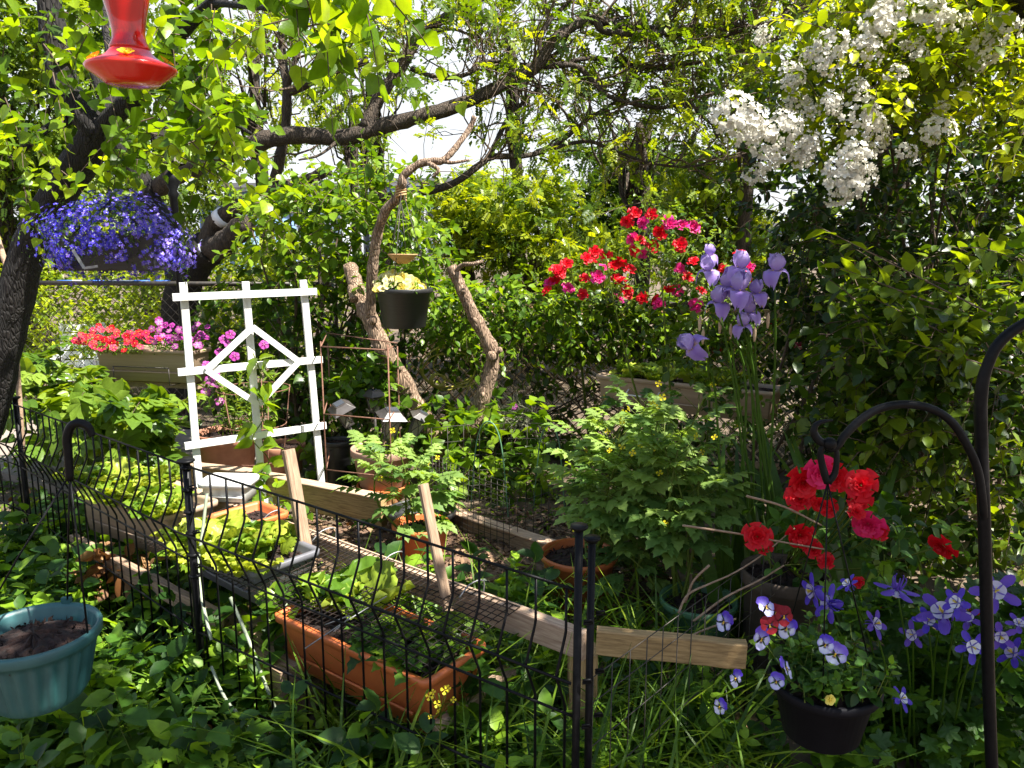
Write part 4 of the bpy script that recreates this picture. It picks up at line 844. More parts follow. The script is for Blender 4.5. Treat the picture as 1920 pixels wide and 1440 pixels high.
mb = MB(); mb.bar(c+np.array((-.035, -.22, -.02)), c+np.array((.005, -.23, -.085)), .011, .002, up=(0, 1, 0)); mb.bar(c+np.array((.004, -.23, -.085)), c+np.array((.055, -.23, -.078)), .009, .002, up=(0, 1, 0)); obj('plant_tag', mb, M['galv'], t, False)

# ------------------------------------------------------------------ feeder
c = P(248, 146, 1.45); t = thing('hummingbird_feeder', 'red glass hummingbird feeder hanging close in front of the leaves', 'bird feeder', c)
mb = MB(); mb.lathe([(.02, -.014), (.044, -.012), (.050, -.006), (.073, .010), (.0765, .015), (.074, .019), (.058, .026), (.044, .034), (.036, .042), (.034, .046), (.03, .046)], 40); obj('base', mb, M['redpl'], t, world=False)
mb = MB(); mb.lathe([(.033, .0455), (.034, .05), (.028, .062), (.027, .075), (.031, .10), (.037, .125), (.041, .15), (.046, .20), (.046, .25), (.03, .275), (.02, .28)], 40); obj('bottle', mb, M['redglass'], t, world=False)
mb = MB(); mb.tube([(0, 0, .279), (0, 0, .3), (.012, 0, .32), (0, 0, .335), (0, 0, .75)], .003, 6); obj('hook', mb, M['wire'], t, world=False)
fm = MB()
for k in range(6): petalP(fm, k*PI/3, .5, .014, lambda u, v: (.85, .55, .02), .001, .25)
fm.ball((0, 0, .001), .004, 8, (.8, .42, .01)); fme = fm.mesh('feeding_flower', M['petal'])
for a in (-1.25, -2.75, .3, 1.9): put(fme, 'feeding_flower', t, c+np.array((.057*math.cos(a), .057*math.sin(a), .0295)), (.5*math.cos(a), .5*math.sin(a), .8))

# ------------------------------------------------------------------ window boxes on the fences
def angxy(a, b): return math.atan2(b[1]-a[1], b[0]-a[0])
a, b = P(163, 652, 5.45), P(384, 640, 5.25); cx, cy = (a[0]+b[0])/2, (a[1]+b[1])/2+.11
BOXL = window_box('long beige window box with red and purple flowers by the creeper', cx, cy, a[2], angxy(a, b), .82, .22, .235, M['tan'])
mb = MB(); v = nrm((b-a)*np.array((1, 1, 0))); nn = np.array((v[1], -v[0], 0)); q = np.array((cx, cy, 0))
for s in (-.22, .22):
    e = q+v*s; mb.tube([e+nn*.14+z_*(a[2]-.12), e+nn*.14+z_*(a[2]-.24), e-nn*.1+z_*(a[2]-.25), e-nn*.13+z_*(a[2]-.02)], .004, 6)
mb.tube([q-v*.22+nn*.14+z_*(a[2]-.12), q+v*.22+nn*.14+z_*(a[2]-.12)], .004, 6); tag(obj('bracket', mb, M['wire'], None, loc=q+z_*(a[2]-.25)), 'dark wire bracket carrying the long beige window box', 'bracket')
mb = MB()
for s in (-.3, .3): mb.bar(q+v*s*1.0, q+v*s+z_*(a[2]-.236), .06, .06)
mb.bar(q-v*.36+z_*(a[2]-.262), q+v*.36+z_*(a[2]-.262), .06, .04); tag(obj('wood_stand', mb, M['stake'], None, False, loc=q), 'rough wooden stand under the beige window box', 'stand')
for nm_, lab, x0, x1, cn, cnt, hh in (('dianthus', 'low mound of red dianthus filling the beige window box', 150, 305, 'red', 66, .13), ('dianthus', 'purple dianthus at the trellis end of the beige window box', 292, 388, 'purple', 46, .18)):
    p0 = onground((x0+x1)/2, 640, 5.42, a[2]-.03); t = thing(nm_, lab, 'flowers', p0); lf = MB(); sm = MB(); n = 60
    st = np.stack([U(P(x0, 640, 5.4)[0]+.03, P(x1, 640, 5.4)[0]-.03, n), U(5.34, 5.52, n), np.full(n, a[2]-.03)], 1)
    shoots(lf, st, rdir(n)*.45+np.array((0, -.35, .9)), U(.5, 1, n)*hh, 8, .05, LANCE, .2, .8, 1, sm, .002, .5); obj('foliage', lf, L['vine'], t); obj('stem', sm, L['stem'], t)
    for k in range(cnt):
        p = np.array((U(P(x0, 640, 5.4)[0], P(x1, 640, 5.4)[0]), U(5.22, 5.5), 0)); p[2] = a[2]-.02+hh*(.35+.75*rng.random())+(p[1]-5.35)*.2; put(FL[cn][k % 2], 'bloom', t, p, face(p, .6, .5), U(0, 6), U(.021, .03))
t = thing('tall_dianthus', 'leggy dianthus with few magenta and white flowers inside the rusty ring cage', 'flowers', onground(440, 860, 5.0)); lf = MB(); sm = MB(); n = 26
st = np.stack([U(-1.95, -1.6, n), U(4.9, 5.15, n), U(.2, .35, n)], 1); shoots(lf, st, rdir(n)*.25+z_, U(.35, .7, n), 16, .08, LANCE, .1, .75, 1, sm, .003, .6, .2); obj('foliage', lf, L['creeper'], t); obj('stem', sm, L['stem'], t)
for x, y in ((432, 627), (428, 645), (412, 660), (495, 646), (440, 668), (388, 684), (392, 712), (405, 718), (386, 735), (412, 752), (420, 636), (404, 704)): p = P(x, y, 4.95); put(FL['purple'][0 if y < 690 else 1], 'bloom', t, p, face(p, .3, .3), U(0, 6), .033)

a, b = P(1116, 702, 4.75), P(1452, 742, 4.15); v = nrm((b-a)*np.array((1, 1, 0))); nn = np.array((-v[1], v[0], 0)); m_ = (a+b)/2+nn*.12
BOXC = window_box('long tan window box hung on the lattice fence with chartreuse leaves', m_[0], m_[1], a[2], angxy(a, b), np.linalg.norm((b-a)[:2]), .25, .19, M['tan'], soil=.02)
mb = MB(); s0 = a+v*.22-nn*.02
for s in (0, .2): mb.tube([s0+v*s+nn*.28+z_*.03, s0+v*s-nn*.012+z_*.0-z_*.10, s0+v*(s+.04)-nn*.012-z_*.19, s0+v*s+nn*.2-z_*.21], .005, 6)
mb.tube([s0-nn*.012-z_*.10, s0+v*.2-nn*.012-z_*.10], .005, 6); tag(obj('bracket', mb, M['white'], None, loc=s0-z_*.2), 'pale wire bracket holding the tan window box by the lattice', 'bracket')
def lettuce(label, c, n, R, sz, tb=.6, group=None, T=LETT, up=.9, tv=.25):
    t = thing('lettuce', label, 'lettuce', c, group); lf = MB(); a = U(0, 6.28, n); q = np.sqrt(rng.random(n)); st = np.asarray(c)+np.stack([q*R*np.cos(a), q*R*np.sin(a), np.zeros(n)], 1)
    n2 = n; tv = tv*1.3
    ax = np.stack([np.cos(a)*(.25+.6*q), np.sin(a)*(.25+.6*q), np.full(n, up)], 1)+rng.normal(size=(n, 3))*.15; no = np.stack([-np.cos(a), -np.sin(a), np.full(n, .35)], 1)+rng.normal(size=(n, 3))*.25
    lf.inst(T, frames(ax, no, sz*U(.6, 1.15, n)), st, np.clip(tb+rng.normal(size=n)*tv, 0, 1)); obj('leaf', lf, L['lettuce'], t); return t
for x, y, s in ((1185, 690, .12), (1235, 690, .13), (1320, 700, .15), (1365, 706, .13)):
    d = 4.75-.6*(x-1116)/336+.1; c = P(x, y, d); c[2] = a[2]-.02; lettuce('chartreuse lettuce in the tan window box, %s' % {1185: 'at the open end of its rim', 1235: 'second from the open end', 1320: 'under the drooping lowest iris', 1365: 'beside the iris stalks'}[x], c, 20, .06, s, .62)
mb = MB(); st0 = a+nn*.02+z_*.012
for k in range(9): mb.tube([st0+nn*(.02+.024*k), st0+v*.5+nn*(.02+.024*k)], .0022, 4)
for k in range(20): mb.tube([st0+v*(.025*k+.01)+nn*.01, st0+v*(.025*k+.01)+nn*.22], .0022, 4)
tag(obj('wire_grid', mb, M['wire'], None, loc=st0), 'wire grid lying over the open end of the tan window box', 'wire mesh')
a2 = P(1600, 610, 4.85); window_box('small tan window box in a patch of sun under the white flowering shrub', a2[0]+.3, a2[1], a2[2]+.02, -.3, .62, .2, .17, M['tan']); 
c = a2+np.array((.3, 0, .0)); lettuce('pale green plant in the small tan box under the white flowering shrub', c, 30, .14, .15, .5)
c = P(1592, 605, 4.6); c[2] -= .1; pot('small clay pot tucked against the small tan box under the shrub', c, .07, .12, M['terra2'])

# ------------------------------------------------------------------ roses
t = thing('rose_bush', 'bush of crimson and magenta roses topping the vine-covered fence', 'rose bush', onground(1200, 900, 5.75)); lf = MB(); sm = MB()
n = 170; s_ = region([(1020, 520), (1060, 490), (1160, 470), (1180, 400), (1250, 385), (1320, 410), (1420, 480), (1400, 600), (1050, 590)], n, 5.2, 5.8)
shoots(lf, s_, rdir(n)*.7+np.array((0, -.4, .5)), U(.12, .25, n), 8, .055, OVW, .3, .85, 1, sm, .003, .6, .3)
for i in range(12): a = onground(U(1100, 1330), 900, 5.8); b = P(U(1050, 1400), U(420, 560), 5.5); sm.tube([a, a*.4+b*.6+rng.normal(size=3)*.08, b], [.012, .008, .004], 5, smooth=4)
obj('foliage', lf, L['creeper'], t); obj('stem', sm, L['stem'], t)
RP = [(1190, 400), (1222, 402), (1176, 415), (1206, 418), (1250, 412), (1238, 435), (1256, 420), (1280, 422), (1300, 425), (1186, 448), (1200, 450), (1237, 440), (1224, 463), (1275, 460), (1190, 470), (1205, 475), (1114, 473), (1136, 478), (1100, 485), (1063, 495), (1110, 490), (1130, 502), (1160, 490), (1180, 505), (1050, 510), (1040, 522), (1095, 522), (1120, 520), (1165, 525), (1155, 522), (1175, 548), (1065, 541), (1093, 552), (1030, 530), (1025, 545), (1160, 560), (1230, 563), (1235, 570), (1205, 560), (1275, 505), (1300, 490), (1290, 520), (1315, 545), (1386, 475), (1357, 505), (1403, 500), (1410, 515), (1270, 545), (1255, 540), (1305, 572), (1445, 605), (1500, 650), (1345, 655), (1400, 660), (1150, 500), (1042, 505)]
for k, (x, y) in enumerate(RP): p = P(x, y, 5.25+.2*rng.random()) if y < 600 else P(x, y, 5.6); put(FL['rose'][2 if (x > 1240 and y < 440) or k % 6 == 3 or (y > 535 and k % 2) else k % 2], 'rose_bloom', t, p, face(p, .5, .45), U(0, 6), U(.036, .05))

t = thing('rose_cane', 'grey-green rose canes with one tight bud in front of the tan window box', 'rose bush', onground(1290, 1000, 3.9)); lf = MB(); sm = MB()
n = 90; s_ = region([(1150, 560), (1260, 500), (1340, 540), (1420, 700), (1410, 900), (1180, 900), (1230, 720)], n, 3.6, 4.05); shoots(lf, s_, rdir(n)*.6+np.array((-.1, -.4, .4)), U(.08, .2, n), 6, .065, OVW, .3, .9, 1, sm, .002, .35, .25)
for pts in (((1290, 1000, 3.9), (1200, 760, 3.8), (1150, 560, 3.75), (1136, 480, 3.7)), ((1300, 1000, 3.9), (1260, 760, 3.8), (1240, 520, 3.75)), ((1310, 1000, 3.9), (1330, 760, 3.8), (1320, 600, 3.75))): q = PV(pts); sm.tube(q, [.007, .006, .004, .003][:len(q)], 6, smooth=5)
obj('foliage', lf, L['ash'], t); obj('stem', sm, L['stem'], t); bb = MB(); p = P(1136, 476, 3.7); bb.tube([p, p+z_*.015, p+z_*.035, p+z_*.055], [.004, .012, .010, .002], 8, smooth=3); obj('bud', bb, L['stem'], t)
# ------------------------------------------------------------------ irises
t = thing('iris_clump', 'clump of tall lilac irises with sword leaves before the lattice', 'irises', onground(1480, 1000, 3.05)); lf = MB()
for k in range(52):
    x = U(1375, 1620); st = onground(x, 1000, U(2.85, 3.25)); hgt = U(.5, .98); lf.inst(BLADE, frames(np.array([[U(-.5, .45), U(-.2, .2), 1.]]), np.array([[U(-.9, .9), -1, .1]]), [hgt]), st[None], [U(.1, .9)])
obj('leaf', lf, L['sword'], t); sm = MB()
IR = [(1328, 510, 2.75, .95), (1330, 480, 2.8, .7), (1385, 505, 2.7, 1.05), (1384, 548, 2.65, 1.15), (1455, 510, 2.72, 1.05), (1347, 570, 2.7, 1.0), (1404, 588, 2.75, .9), (1300, 648, 2.65, 1.05), (1362, 540, 2.72, .9), (1420, 552, 2.72, .85), (1392, 612, 2.72, .8)]
for k, (x, y, d, s) in enumerate(IR):
    p = P(x, y, d); b_ = onground(1450+.5*(x-1400)+U(-60, 60), 1000, 2.95); md = P(1430+.65*(x-1400)+U(-25, 25), 740, 2.85)
    sm.tube([b_, md, p-z_*.05], [.006, .0045, .003], 6, smooth=5)
    nm_ = nrm(np.array((U(-.15, .15), -.15, 1))) if k != 7 else nrm(np.array((-.8, -.3, .35)))
    put(FL['iris'][k % 2], 'iris_bloom', t, p, nm_, U(0, 6), .066*s)
obj('stalk', sm, L['sword'], t)
bd = MB()
for x, y in ((1392, 600), (1370, 620), (1312, 605), (1318, 630), (1440, 600), (1415, 625), (1430, 560), (1350, 610)): p = P(x, y, 2.75); bd.tube([p-z_*.03, p-z_*.012, p+z_*.01, p+z_*.025], [.003, .006, .0065, .002], 7, smooth=3)
obj('withered_bud', bd, pm('papery_bud', (.5, .38, .24), (.36, .25, .15), .8, scale=40), t)
# ================================================================== LANTERNS, POTS AND CAGES
def lantern(label, c, sc, tilt, rz=0.):
    t = thing('solar_lantern', label, 'garden lantern', c, 'solar path lanterns'); t.scale = (sc*.9,)*3
    mb = MB(); s = .075
    for z0, z1, a, b in ((.155, .165, s, s*1.08), (.165, .185, s*1.08, s*.8), (.185, .205, s*.8, s*.55), (.205, .213, s*.55, s*.5)):
        mb.rings(boxrings([(0, z0), (b-a, z1)], a, a, .006))
    obj('roof', mb, M['bronze'], t, False, world=False)
    mb = MB(); mb.box((0, 0, .2145), (.032, .032, .0015)); obj('solar_cell', mb, M['solar'], t, False, world=False)
    mb = MB(); mb.rings(boxrings([(-.022, .03), (-.004, .155)], .052, .052, .008)); obj('lens', mb, M['glass'], t, False, world=False)
    mb = MB()
    for k in range(4):
        R = np.array(Matrix.Rotation(k*PI/2, 3, 'Z')); f = lambda x, z: R@np.array((x, -.031-.018*(z-.03)/.125, z))
        for pts in ([(-.031, .03), (-.05, .155)], [(-.031, .03), (-.02, .07), (.0, .11), (.035, .155)], [(.031, .03), (.02, .07), (0, .11), (-.035, .155)]): mb.tube([f(*q) for q in pts], .0032, 5, smooth=4 if len(pts) > 2 else 0)
    mb.rings(boxrings([(0, .022), (0, .034)], .036, .036, .006)); obj('cage', mb, M['bronze'], t, False, world=False)
    mb = MB(); mb.tube([(0, 0, .024), (0, 0, -.28)], .011, 10); obj('stake', mb, M['bronze'], t, world=False)
    t.rotation_euler = (tilt[0], tilt[1], rz); return t
for lab, x, y, d, sc, tilt, rz in (('tilted bronze solar lantern leaning towards the white trellis', 655, 800, 4.75, .98, (.25, -.42, 0), .5), ('upright dark solar lantern standing highest of its cluster', 703, 778, 4.95, .88, (0, 0, 0), .75),
        ('largest solar lantern, with sunlit roof, over the dusty clay pot', 728, 828, 4.65, 1.12, (.18, .1, 0), .45), ('solar lantern leaning against the pale forked trunk', 770, 820, 4.8, .95, (.1, .5, 0), .3)):
    lantern(lab, P(x, y, d), sc, tilt, rz)
def tallpot(label, x, y, d, r, mat, **k):
    p = P(x, y, d); h = max(.12, p[2]); return pot(label, (p[0], p[1], 0), r, h, mat, **k)
p = P(716, 838, 4.75); pot('dusty pink clay pot crowded with solar lanterns', (p[0], p[1], p[2]-.25), .195, .25, M['pinkpot'], taper=.74, lip=.05)
p2 = P(716, 905, 4.75); pot('terracotta pot upholding the dusty pink lantern pot', (p[0], p[1], 0), .165, max(.1, p[2]-.252), M['terra'], taper=.8)
tallpot('black nursery pot beside the dusty pink lantern pot', 632, 824, 4.95, .10, M['blackpl'], taper=.85)
tallpot('big weathered clay pot in the sun behind the white trellis', 425, 808, 5.0, .2, M['terra2'], taper=.72, lip=.06)
tallpot('brown clay pot standing in the rusty ring cage', 530, 832, 5.15, .15, M['terra2'], taper=.75, lip=.05)
t = thing('potted_plant', 'leafy green seedlings growing among the solar lanterns', 'plant', (p[0], p[1], p[2]-.04)); lf = MB(); sm = MB(); n = 16; st = p+np.stack([U(-.12, .12, n), U(-.15, .05, n), np.full(n, -.03)], 1)
shoots(lf, st, rdir(n)*.4+z_, U(.08, .2, n), 6, .08, OVW, .2, .9, 1, sm, .003, .65); obj('foliage', lf, L['vine'], t); obj('stem', sm, L['stem'], t)
def cage(label, c, rings, h, r_=.0035, nleg=5):
    t = thing('tomato_cage', label, 'plant cage', c)
    for z, r in rings: mb = MB(); a = np.linspace(0, 2*PI, 33); mb.tube(np.stack([r*np.cos(a), r*np.sin(a), np.full(33, z)], 1), r_, 5); obj('ring', mb, M['rust'], t, world=False)
    r0, r1 = rings[-1][1], rings[0][1]
    for k in range(nleg): a = .4+k*2*PI/nleg; mb = MB(); mb.tube([(r1*math.cos(a)*.9, r1*math.sin(a)*.9, 0), (r1*math.cos(a), r1*math.sin(a), rings[0][0]), (r0*math.cos(a), r0*math.sin(a), h)], r_, 5); obj('leg', mb, M['rust'], t, world=False)
    return t
p = P(475, 728, 5.05); cage('rusty round tomato cage behind the white trellis', (p[0], p[1], 0), [(.18, .17), (.42, .2), (p[2], .235)], p[2]+.01)
t = thing('square_cage', 'rusty square wire plant cage around the lantern pot', 'plant cage', onground(665, 945, 4.6))
cs = [np.array((*P(602, 660, 4.45)[:2], 0)), np.array((*P(727, 650, 4.3)[:2], 0)), np.array((*P(745, 650, 5.0)[:2], 0)), np.array((*P(615, 655, 5.15)[:2], 0))]
for k in range(4):
    mb = MB(); mb.tube([cs[k], cs[k]+z_*(1.05 if k < 2 else .95)], .0045, 5); obj('leg', mb, M['rust'], t)
for h in (.28, .62, 1.02):
    mb = MB()
    for k in range(4): mb.tube([cs[k]+z_*(h if k != 2 else h-.05), cs[(k+1) % 4]+z_*(h if k != 1 else h-.05)], .0042, 5)
    obj('ring', mb, M['rust'], t)
# ------------------------------------------------------------------ lamp post, chair, poles beyond the fence
c = onground(346, 640, 6.5); t = thing('lamp_post', 'black garden lamp post with lantern head behind the lobelia', 'lamp post', c); H = P(346, 300, 6.5)[2]
mb = MB(); mb.lathe([(.07, 0), (.075, .05), (.04, .12), (.032, .2), (.03, H-.30), (.045, H-.27), (.03, H-.24), (.062, H-.17), (.055, H-.12), (.03, H-.09), (.03, H-.06)], 20); obj('pole', mb, M['black'], t, world=False)
mb = MB(); mb.lathe([(.05, H-.06), (.11, H-.04), (.12, H-.03)], 6); mb.lathe([(.17, H+.22), (.1, H+.30), (.03, H+.34), (.02, H+.38)], 6)
for k in range(6): a = k*PI/3; mb.tube([(.115*math.cos(a), .115*math.sin(a), H-.03), (.16*math.cos(a), .16*math.sin(a), H+.23)], .008, 5)
obj('lantern_frame', mb, M['black'], t, False, world=False); mb = MB(); mb.lathe([(.108, H-.03), (.15, H+.22)], 6); obj('lantern_glass', mb, M['glass'], t, False, world=False)
c = onground(150, 720, 7.55); t = thing('garden_chair', 'white plastic slatted garden chair behind the red dianthus', 'chair', c, None, .25); t.scale = (.78, .78, .84)
mb = MB(); mb.box((0, 0, .38), (.25, .24, .018)); obj('seat', mb, M['whitepl'], t, False, world=False)
for k in range(5): mb = MB(); mb.box((0, .26+.05*k*.35, .50+.105*k), (.235, .012, .042)); obj('back_slat', mb, M['whitepl'], t, False, world=False)
for s in (-1, 1):
    mb = MB(); mb.bar((s*.25, .24, .1), (s*.25, .36, .98), .035, .03); obj('back_post', mb, M['whitepl'], t, False, world=False)
    mb = MB(); mb.box((s*.29, .02, .6), (.04, .27, .012)); obj('armrest', mb, M['whitepl'], t, False, world=False)
    for y in (-.22, .22): mb = MB(); mb.bar((s*.26, y, 0), (s*.25, y*.95, .59 if y < 0 else .4), .04, .04, up=(0, 1, 0)); obj('leg', mb, M['whitepl'], t, False, world=False)
a = onground(608, 700, 6.6); mb = MB(); mb.tube([a-z_*.05, a+z_*(P(606, 336, 6.6)[2])], [.022, .018], 8, rough=.03); tag(obj('wooden_pole', mb, M['bark_mid'], None, loc=a), 'thin wooden pole rising out of the broad-leaved bush', 'pole')
mb = MB(); p = P(60, 560, 3.9)
mb.tube([P(-10, 430, 4.0), P(12, 500, 3.95), P(24, 560, 3.9)], [.014, .014, .013], 8, rough=.03); mb.tube([P(-10, 430, 4.0), P(-60, 250, 4.2)], [.014, .012], 8)
mb.tube([P(24, 560, 3.9), onground(40, 900, 3.9)], [.013, .013], 8); tag(obj('leaning_stick', mb, M['stake'], None, loc=onground(40, 900, 3.9)), 'slender bare stick leaning by the dark trunk at the picture edge', 'stick')
# ------------------------------------------------------------------ rope coil, hanging pot with dry grass
c = P(850, 690, 5.75); mb = MB()
for k in range(4): a = np.linspace(.3*k, 5.6+.3*k, 26); mb.tube(c+np.stack([(.17+.018*k)*np.cos(a)+rng.normal()*.02, np.full(26, -.02*k)+.03*np.sin(a*2), (.12+.015*k)*np.sin(a)*(1+.1*np.sin(3*a+k))+.02*rng.normal()], 1), .0062, 6)
for k in range(3): a = np.linspace(0, 6, 20); mb.tube(c+np.array((-.12, -.06, -.08))+np.stack([.05*np.cos(a)+.01*k, np.full(20, -.012*k), .045*np.sin(a)], 1), .0062, 6)
mb.tube([c+np.array((.17, -.03, -.02)), c+np.array((.1, -.06, -.2)), c+np.array((.12, -.08, -.42))], .005, 6, smooth=6); tag(obj('rope_coil', mb, M['hose'], None, loc=c), 'yellow rope coil hung on the fence between the forked stems', 'rope')
p = P(985, 800, 5.55); t = thing('hanging_pot', 'shaded black hanging pot with a ball of dry wiry grass', 'hanging basket', (p[0], p[1], p[2]-.17)); pot_body(t, .15, .19, M['blackpl'], .72)
lf = MB(); n = 420; o = rdir(n)*np.array((1, 1, .8)); o[:, 2] = np.abs(o[:, 2])*.9-.15; lf.inst(BLADE2, frames(o, rdir(n), U(.10, .2, n)), np.broadcast_to(p+np.array((-.03, -.05, .05)), (n, 3))+rng.normal(size=(n, 3))*.05, U(0, 1, n)); obj('foliage', lf, L['silver'], t)
put(FL['purple'][1], 'bloom', t, P(964, 762, 5.3), (-.2, -.9, .3), 0, .025); hangers(t, P(975, 640, 5.6), p-z_*.17, .14, .19, 3, .003)
# ================================================================== BEDS, RAILS, STAKES
RA, RB_ = P(1100, 1186, 2.2), P(312, 880, 3.78)
RB_[2] = RA[2]
FR = thing('planter_stand', 'weathered lumber stand on posts running the length of the wire fence', 'planter stand', (RA[0], RA[1], 0))
board('rail', RA-z_*.045, RB_-z_*.045, .045, .09, M['wood'], FR)
RC = P(1400, 1195, 2.14); RC[2] = RA[2]+.006; board('end_rail', RA-z_*.026+np.array((.03, .0, 0)), RC-z_*.045, .04, .082, M['woody'], FR)
board('post', (RA[0]-.005, RA[1]+.065, -.05), (RA[0]-.005, RA[1]+.065, RA[2]-.092), .089, .089, M['woody'], FR)
board('post', (RB_[0]+.03, RB_[1]+.06, -.05), (RB_[0]+.03, RB_[1]+.06, RB_[2]-.092), .089, .089, M['wood'], FR)
md = RA*.5+RB_*.5; board('post', (md[0]+.02, md[1]+.07, -.05), (md[0]+.02, md[1]+.07, RA[2]-.092), .07, .07, M['wood'], FR)
fo = np.array((-.30, -.385, 0)); zl = RA[2]-.165; la, lb_ = RA+fo+(RB_-RA)*.50, RA+fo+(RB_-RA)*.98
la[2] = lb_[2] = zl; board('front_rail', la, lb_, .035, .07, M['stake'], FR)
for f in (.12, .5, .93):
    a = RA+(RB_-RA)*f; a[2] = zl-.075; e = a+fo*.8; board('crosspiece', a, e, .06, .03, M['wood'], FR)
for f in (.06, .75): e = la+(lb_-la)*f; board('leg', (e[0]+.02, e[1]+.03, -.05), (e[0]+.02, e[1]+.03, zl-.036), .05, .04, M['stake'], FR)
lo = P(570, 1215, 2.85), P(760, 1300, 2.55); lo[0][2] = lo[1][2] = .13; board('lower_rail', lo[0], lo[1], .04, .09, M['wood'], FR)
t = thing('raised_bed', 'low bed of yellow boards behind the rail, filled with wood chips', 'raised bed', onground(850, 1000, 3.7))
for a, b, mt in (((322, 898, 4.75), (478, 902, 4.55), 'woody'), ((470, 905, 4.55), (720, 965, 4.05), 'woody'), ((845, 985, 4.15), (1040, 1050, 3.65), 'terra2' if False else 'stake')):
    a, b = P(*a), P(*b); a[2] = b[2] = (a[2]+b[2])/2; board('side_board', a, b, .05, .16, M[mt], t); board('bed_cap', a+z_*.086, b+z_*.086, .08, .014, M['wood'], t)
mb = MB(); q = [onground(870, 1050, 4.2, .05), onground(1040, 1060, 3.7, .05), onground(1250, 1100, 3.1, .05), onground(1080, 1170, 2.5, .05), onground(640, 1050, 3.1, .05), onground(560, 980, 4.1, .05)]
mb.add(q, [[tuple(range(6))[::-1]]]); tag(obj('mulch_bed', mb, M['mulch'], None, False), kind='structure')
ch = MB(); n = 5200; k = rng.random((n, 2)); st = np.stack([U(-1.2, .75, n), U(2.45, 4.4, n), U(.052, .075, n)], 1)
ch.inst((np.array([(-.25, 0, 0), (.25, 0, 0), (.2, 1, .05), (-.2, .9, 0), (-.25, 0, -.15), (.25, 0, -.15), (.2, 1, -.1), (-.2, .9, -.1)]), [np.array([(0, 1, 2, 3), (1, 5, 6, 2), (0, 3, 7, 4), (0, 4, 5, 1), (2, 6, 7, 3)])]), frames(rdir(n)*np.array((1, 1, .3)), z_+rdir(n)*.6, U(.012, .045, n)), st, U(0, 1, n))
tag(obj('wood_chips', ch, leafmat('wood_chip_bits', (.05, .028, .018), (.12, .07, .04), (.30, .19, .11), 0., .85, (1, 1, 1)), None, False), kind='stuff')
for lab, a, b, w_ in (('taller grey wooden stake behind the wire fence', (541, 843, 2.95), (584, 1085, 2.88), .05), ('shorter rounded brown stake tied at the rail', (793, 908, 2.52), (838, 1130, 2.45), .038)):
    a, b = P(*a), P(*b); o = board('wooden_stake', b+(b-a)*.9, a, w_, w_*.55, M['stake'], None); tag(o, lab, 'stake')
# boards lying in the corner
for lab, a, b in (('splintered old board lying in the dark corner under the pansy pot', (1235, 1440, 2.1), (1415, 1335, 2.5)), ('second old board lying nearer the pansy pot', (1330, 1460, 2.0), (1425, 1395, 2.35))):
    a, b = P(*a), P(*b); o = board('old_board', a, b, .09, .03, M['woody'], None); tag(o, lab, 'board')
# ------------------------------------------------------------------ planters along the rail
dz = P(779, 1280, 2.03)[2]
ORG = window_box('long orange plastic planter behind the wire fence', *(np.array((-.254, 2.03))+np.array((-.80, .605))*.35+np.array((.605, .80))*.145), dz, -.645, .72, .29, .20, M['terra'])
window_box('grey plastic planter full of chartreuse lettuce', *(np.array((-.93, 2.58))+np.array((-.76, .65))*.3+np.array((.65, .76))*.15), .455, -.7, .62, .30, .15, M['greybox'])
window_box('tan planter farthest along the wooden frame', *(np.array((-1.47, 3.12))+np.array((-.83, .56))*.36+np.array((.56, .83))*.13), .47, -.59, .74, .27, .22, M['tan'])
window_box('small orange planter wedged between the tan and grey planters', *(np.array((-1.22, 3.02))+np.array((-.6, .8))*.02+np.array((.65, .76))*.16), .47, -.7, .24, .26, .15, M['terra'])
p = P(413, 945, 3.35); p[2] = RA[2]+.002; window_box('white plastic tray sitting on the weathered rail', p[0], p[1]+.12, RA[2]+.1, -.08, .24, .17, .098, M['white'], 'tray', cat='tray', taper=.015, soil=.05)
lw = [((370, 1005, 2.85), .12, 22, .8), ((410, 1010, 2.8), .14, 24, .85), ((450, 1015, 2.78), .14, 24, .75), ((395, 1050, 2.72), .12, 20, .9), ((500, 1030, 2.85), .10, 16, .6), ((460, 1060, 2.66), .10, 15, .75)]
for i, (q, s, n, tb) in enumerate(lw):
    c = P(*q); c[2] = .43; lettuce('chartreuse lettuce in the grey planter, ' + ['nearest the pole of the wire fence', 'largest of its planter', 'in the middle of the row', 'at the front lip', 'next to the taller stake', 'at the open front corner'][i], c, n, .07, s, tb, 'lettuces in the grey planter')
lw = [((170, 905, 3.6), .12), ((225, 880, 3.55), .15), ((270, 900, 3.4), .13), ((225, 925, 3.35), .12), ((310, 955, 3.2), .12), ((290, 870, 3.6), .13)]
for i, (q, s) in enumerate(lw):
    c = P(*q); c[2] = .45; lettuce('pale lettuce in the tan planter, ' + ['closest to the black wire hook', 'tallest of its box', 'behind the rail stub', 'hanging over the front lip', 'by the orange box', 'shaded by the creeper'][i], c, 20, .06, s, .6, 'lettuces in the tan planter')
def herb(label, c, n, h, size, T, tb, name='seedling', cat='seedling', group=None, mat='vine', k=6, dr=.3, lean=(0, 0, 1)):
    t = thing(name, label, cat, c, group); lf = MB(); sm = MB(); st = np.asarray(c)+np.stack([rng.normal(size=n)*.03, rng.normal(size=n)*.03, np.zeros(n)], 1)
    shoots(lf, st, rdir(n)*.5+np.array(lean), U(.5, 1, n)*h, k, size, T, dr, .9, 1, sm, .003, tb, .2); obj('foliage', lf, L[mat], t); obj('stem', sm, L['stem'], t); return t
zo = dz-.03
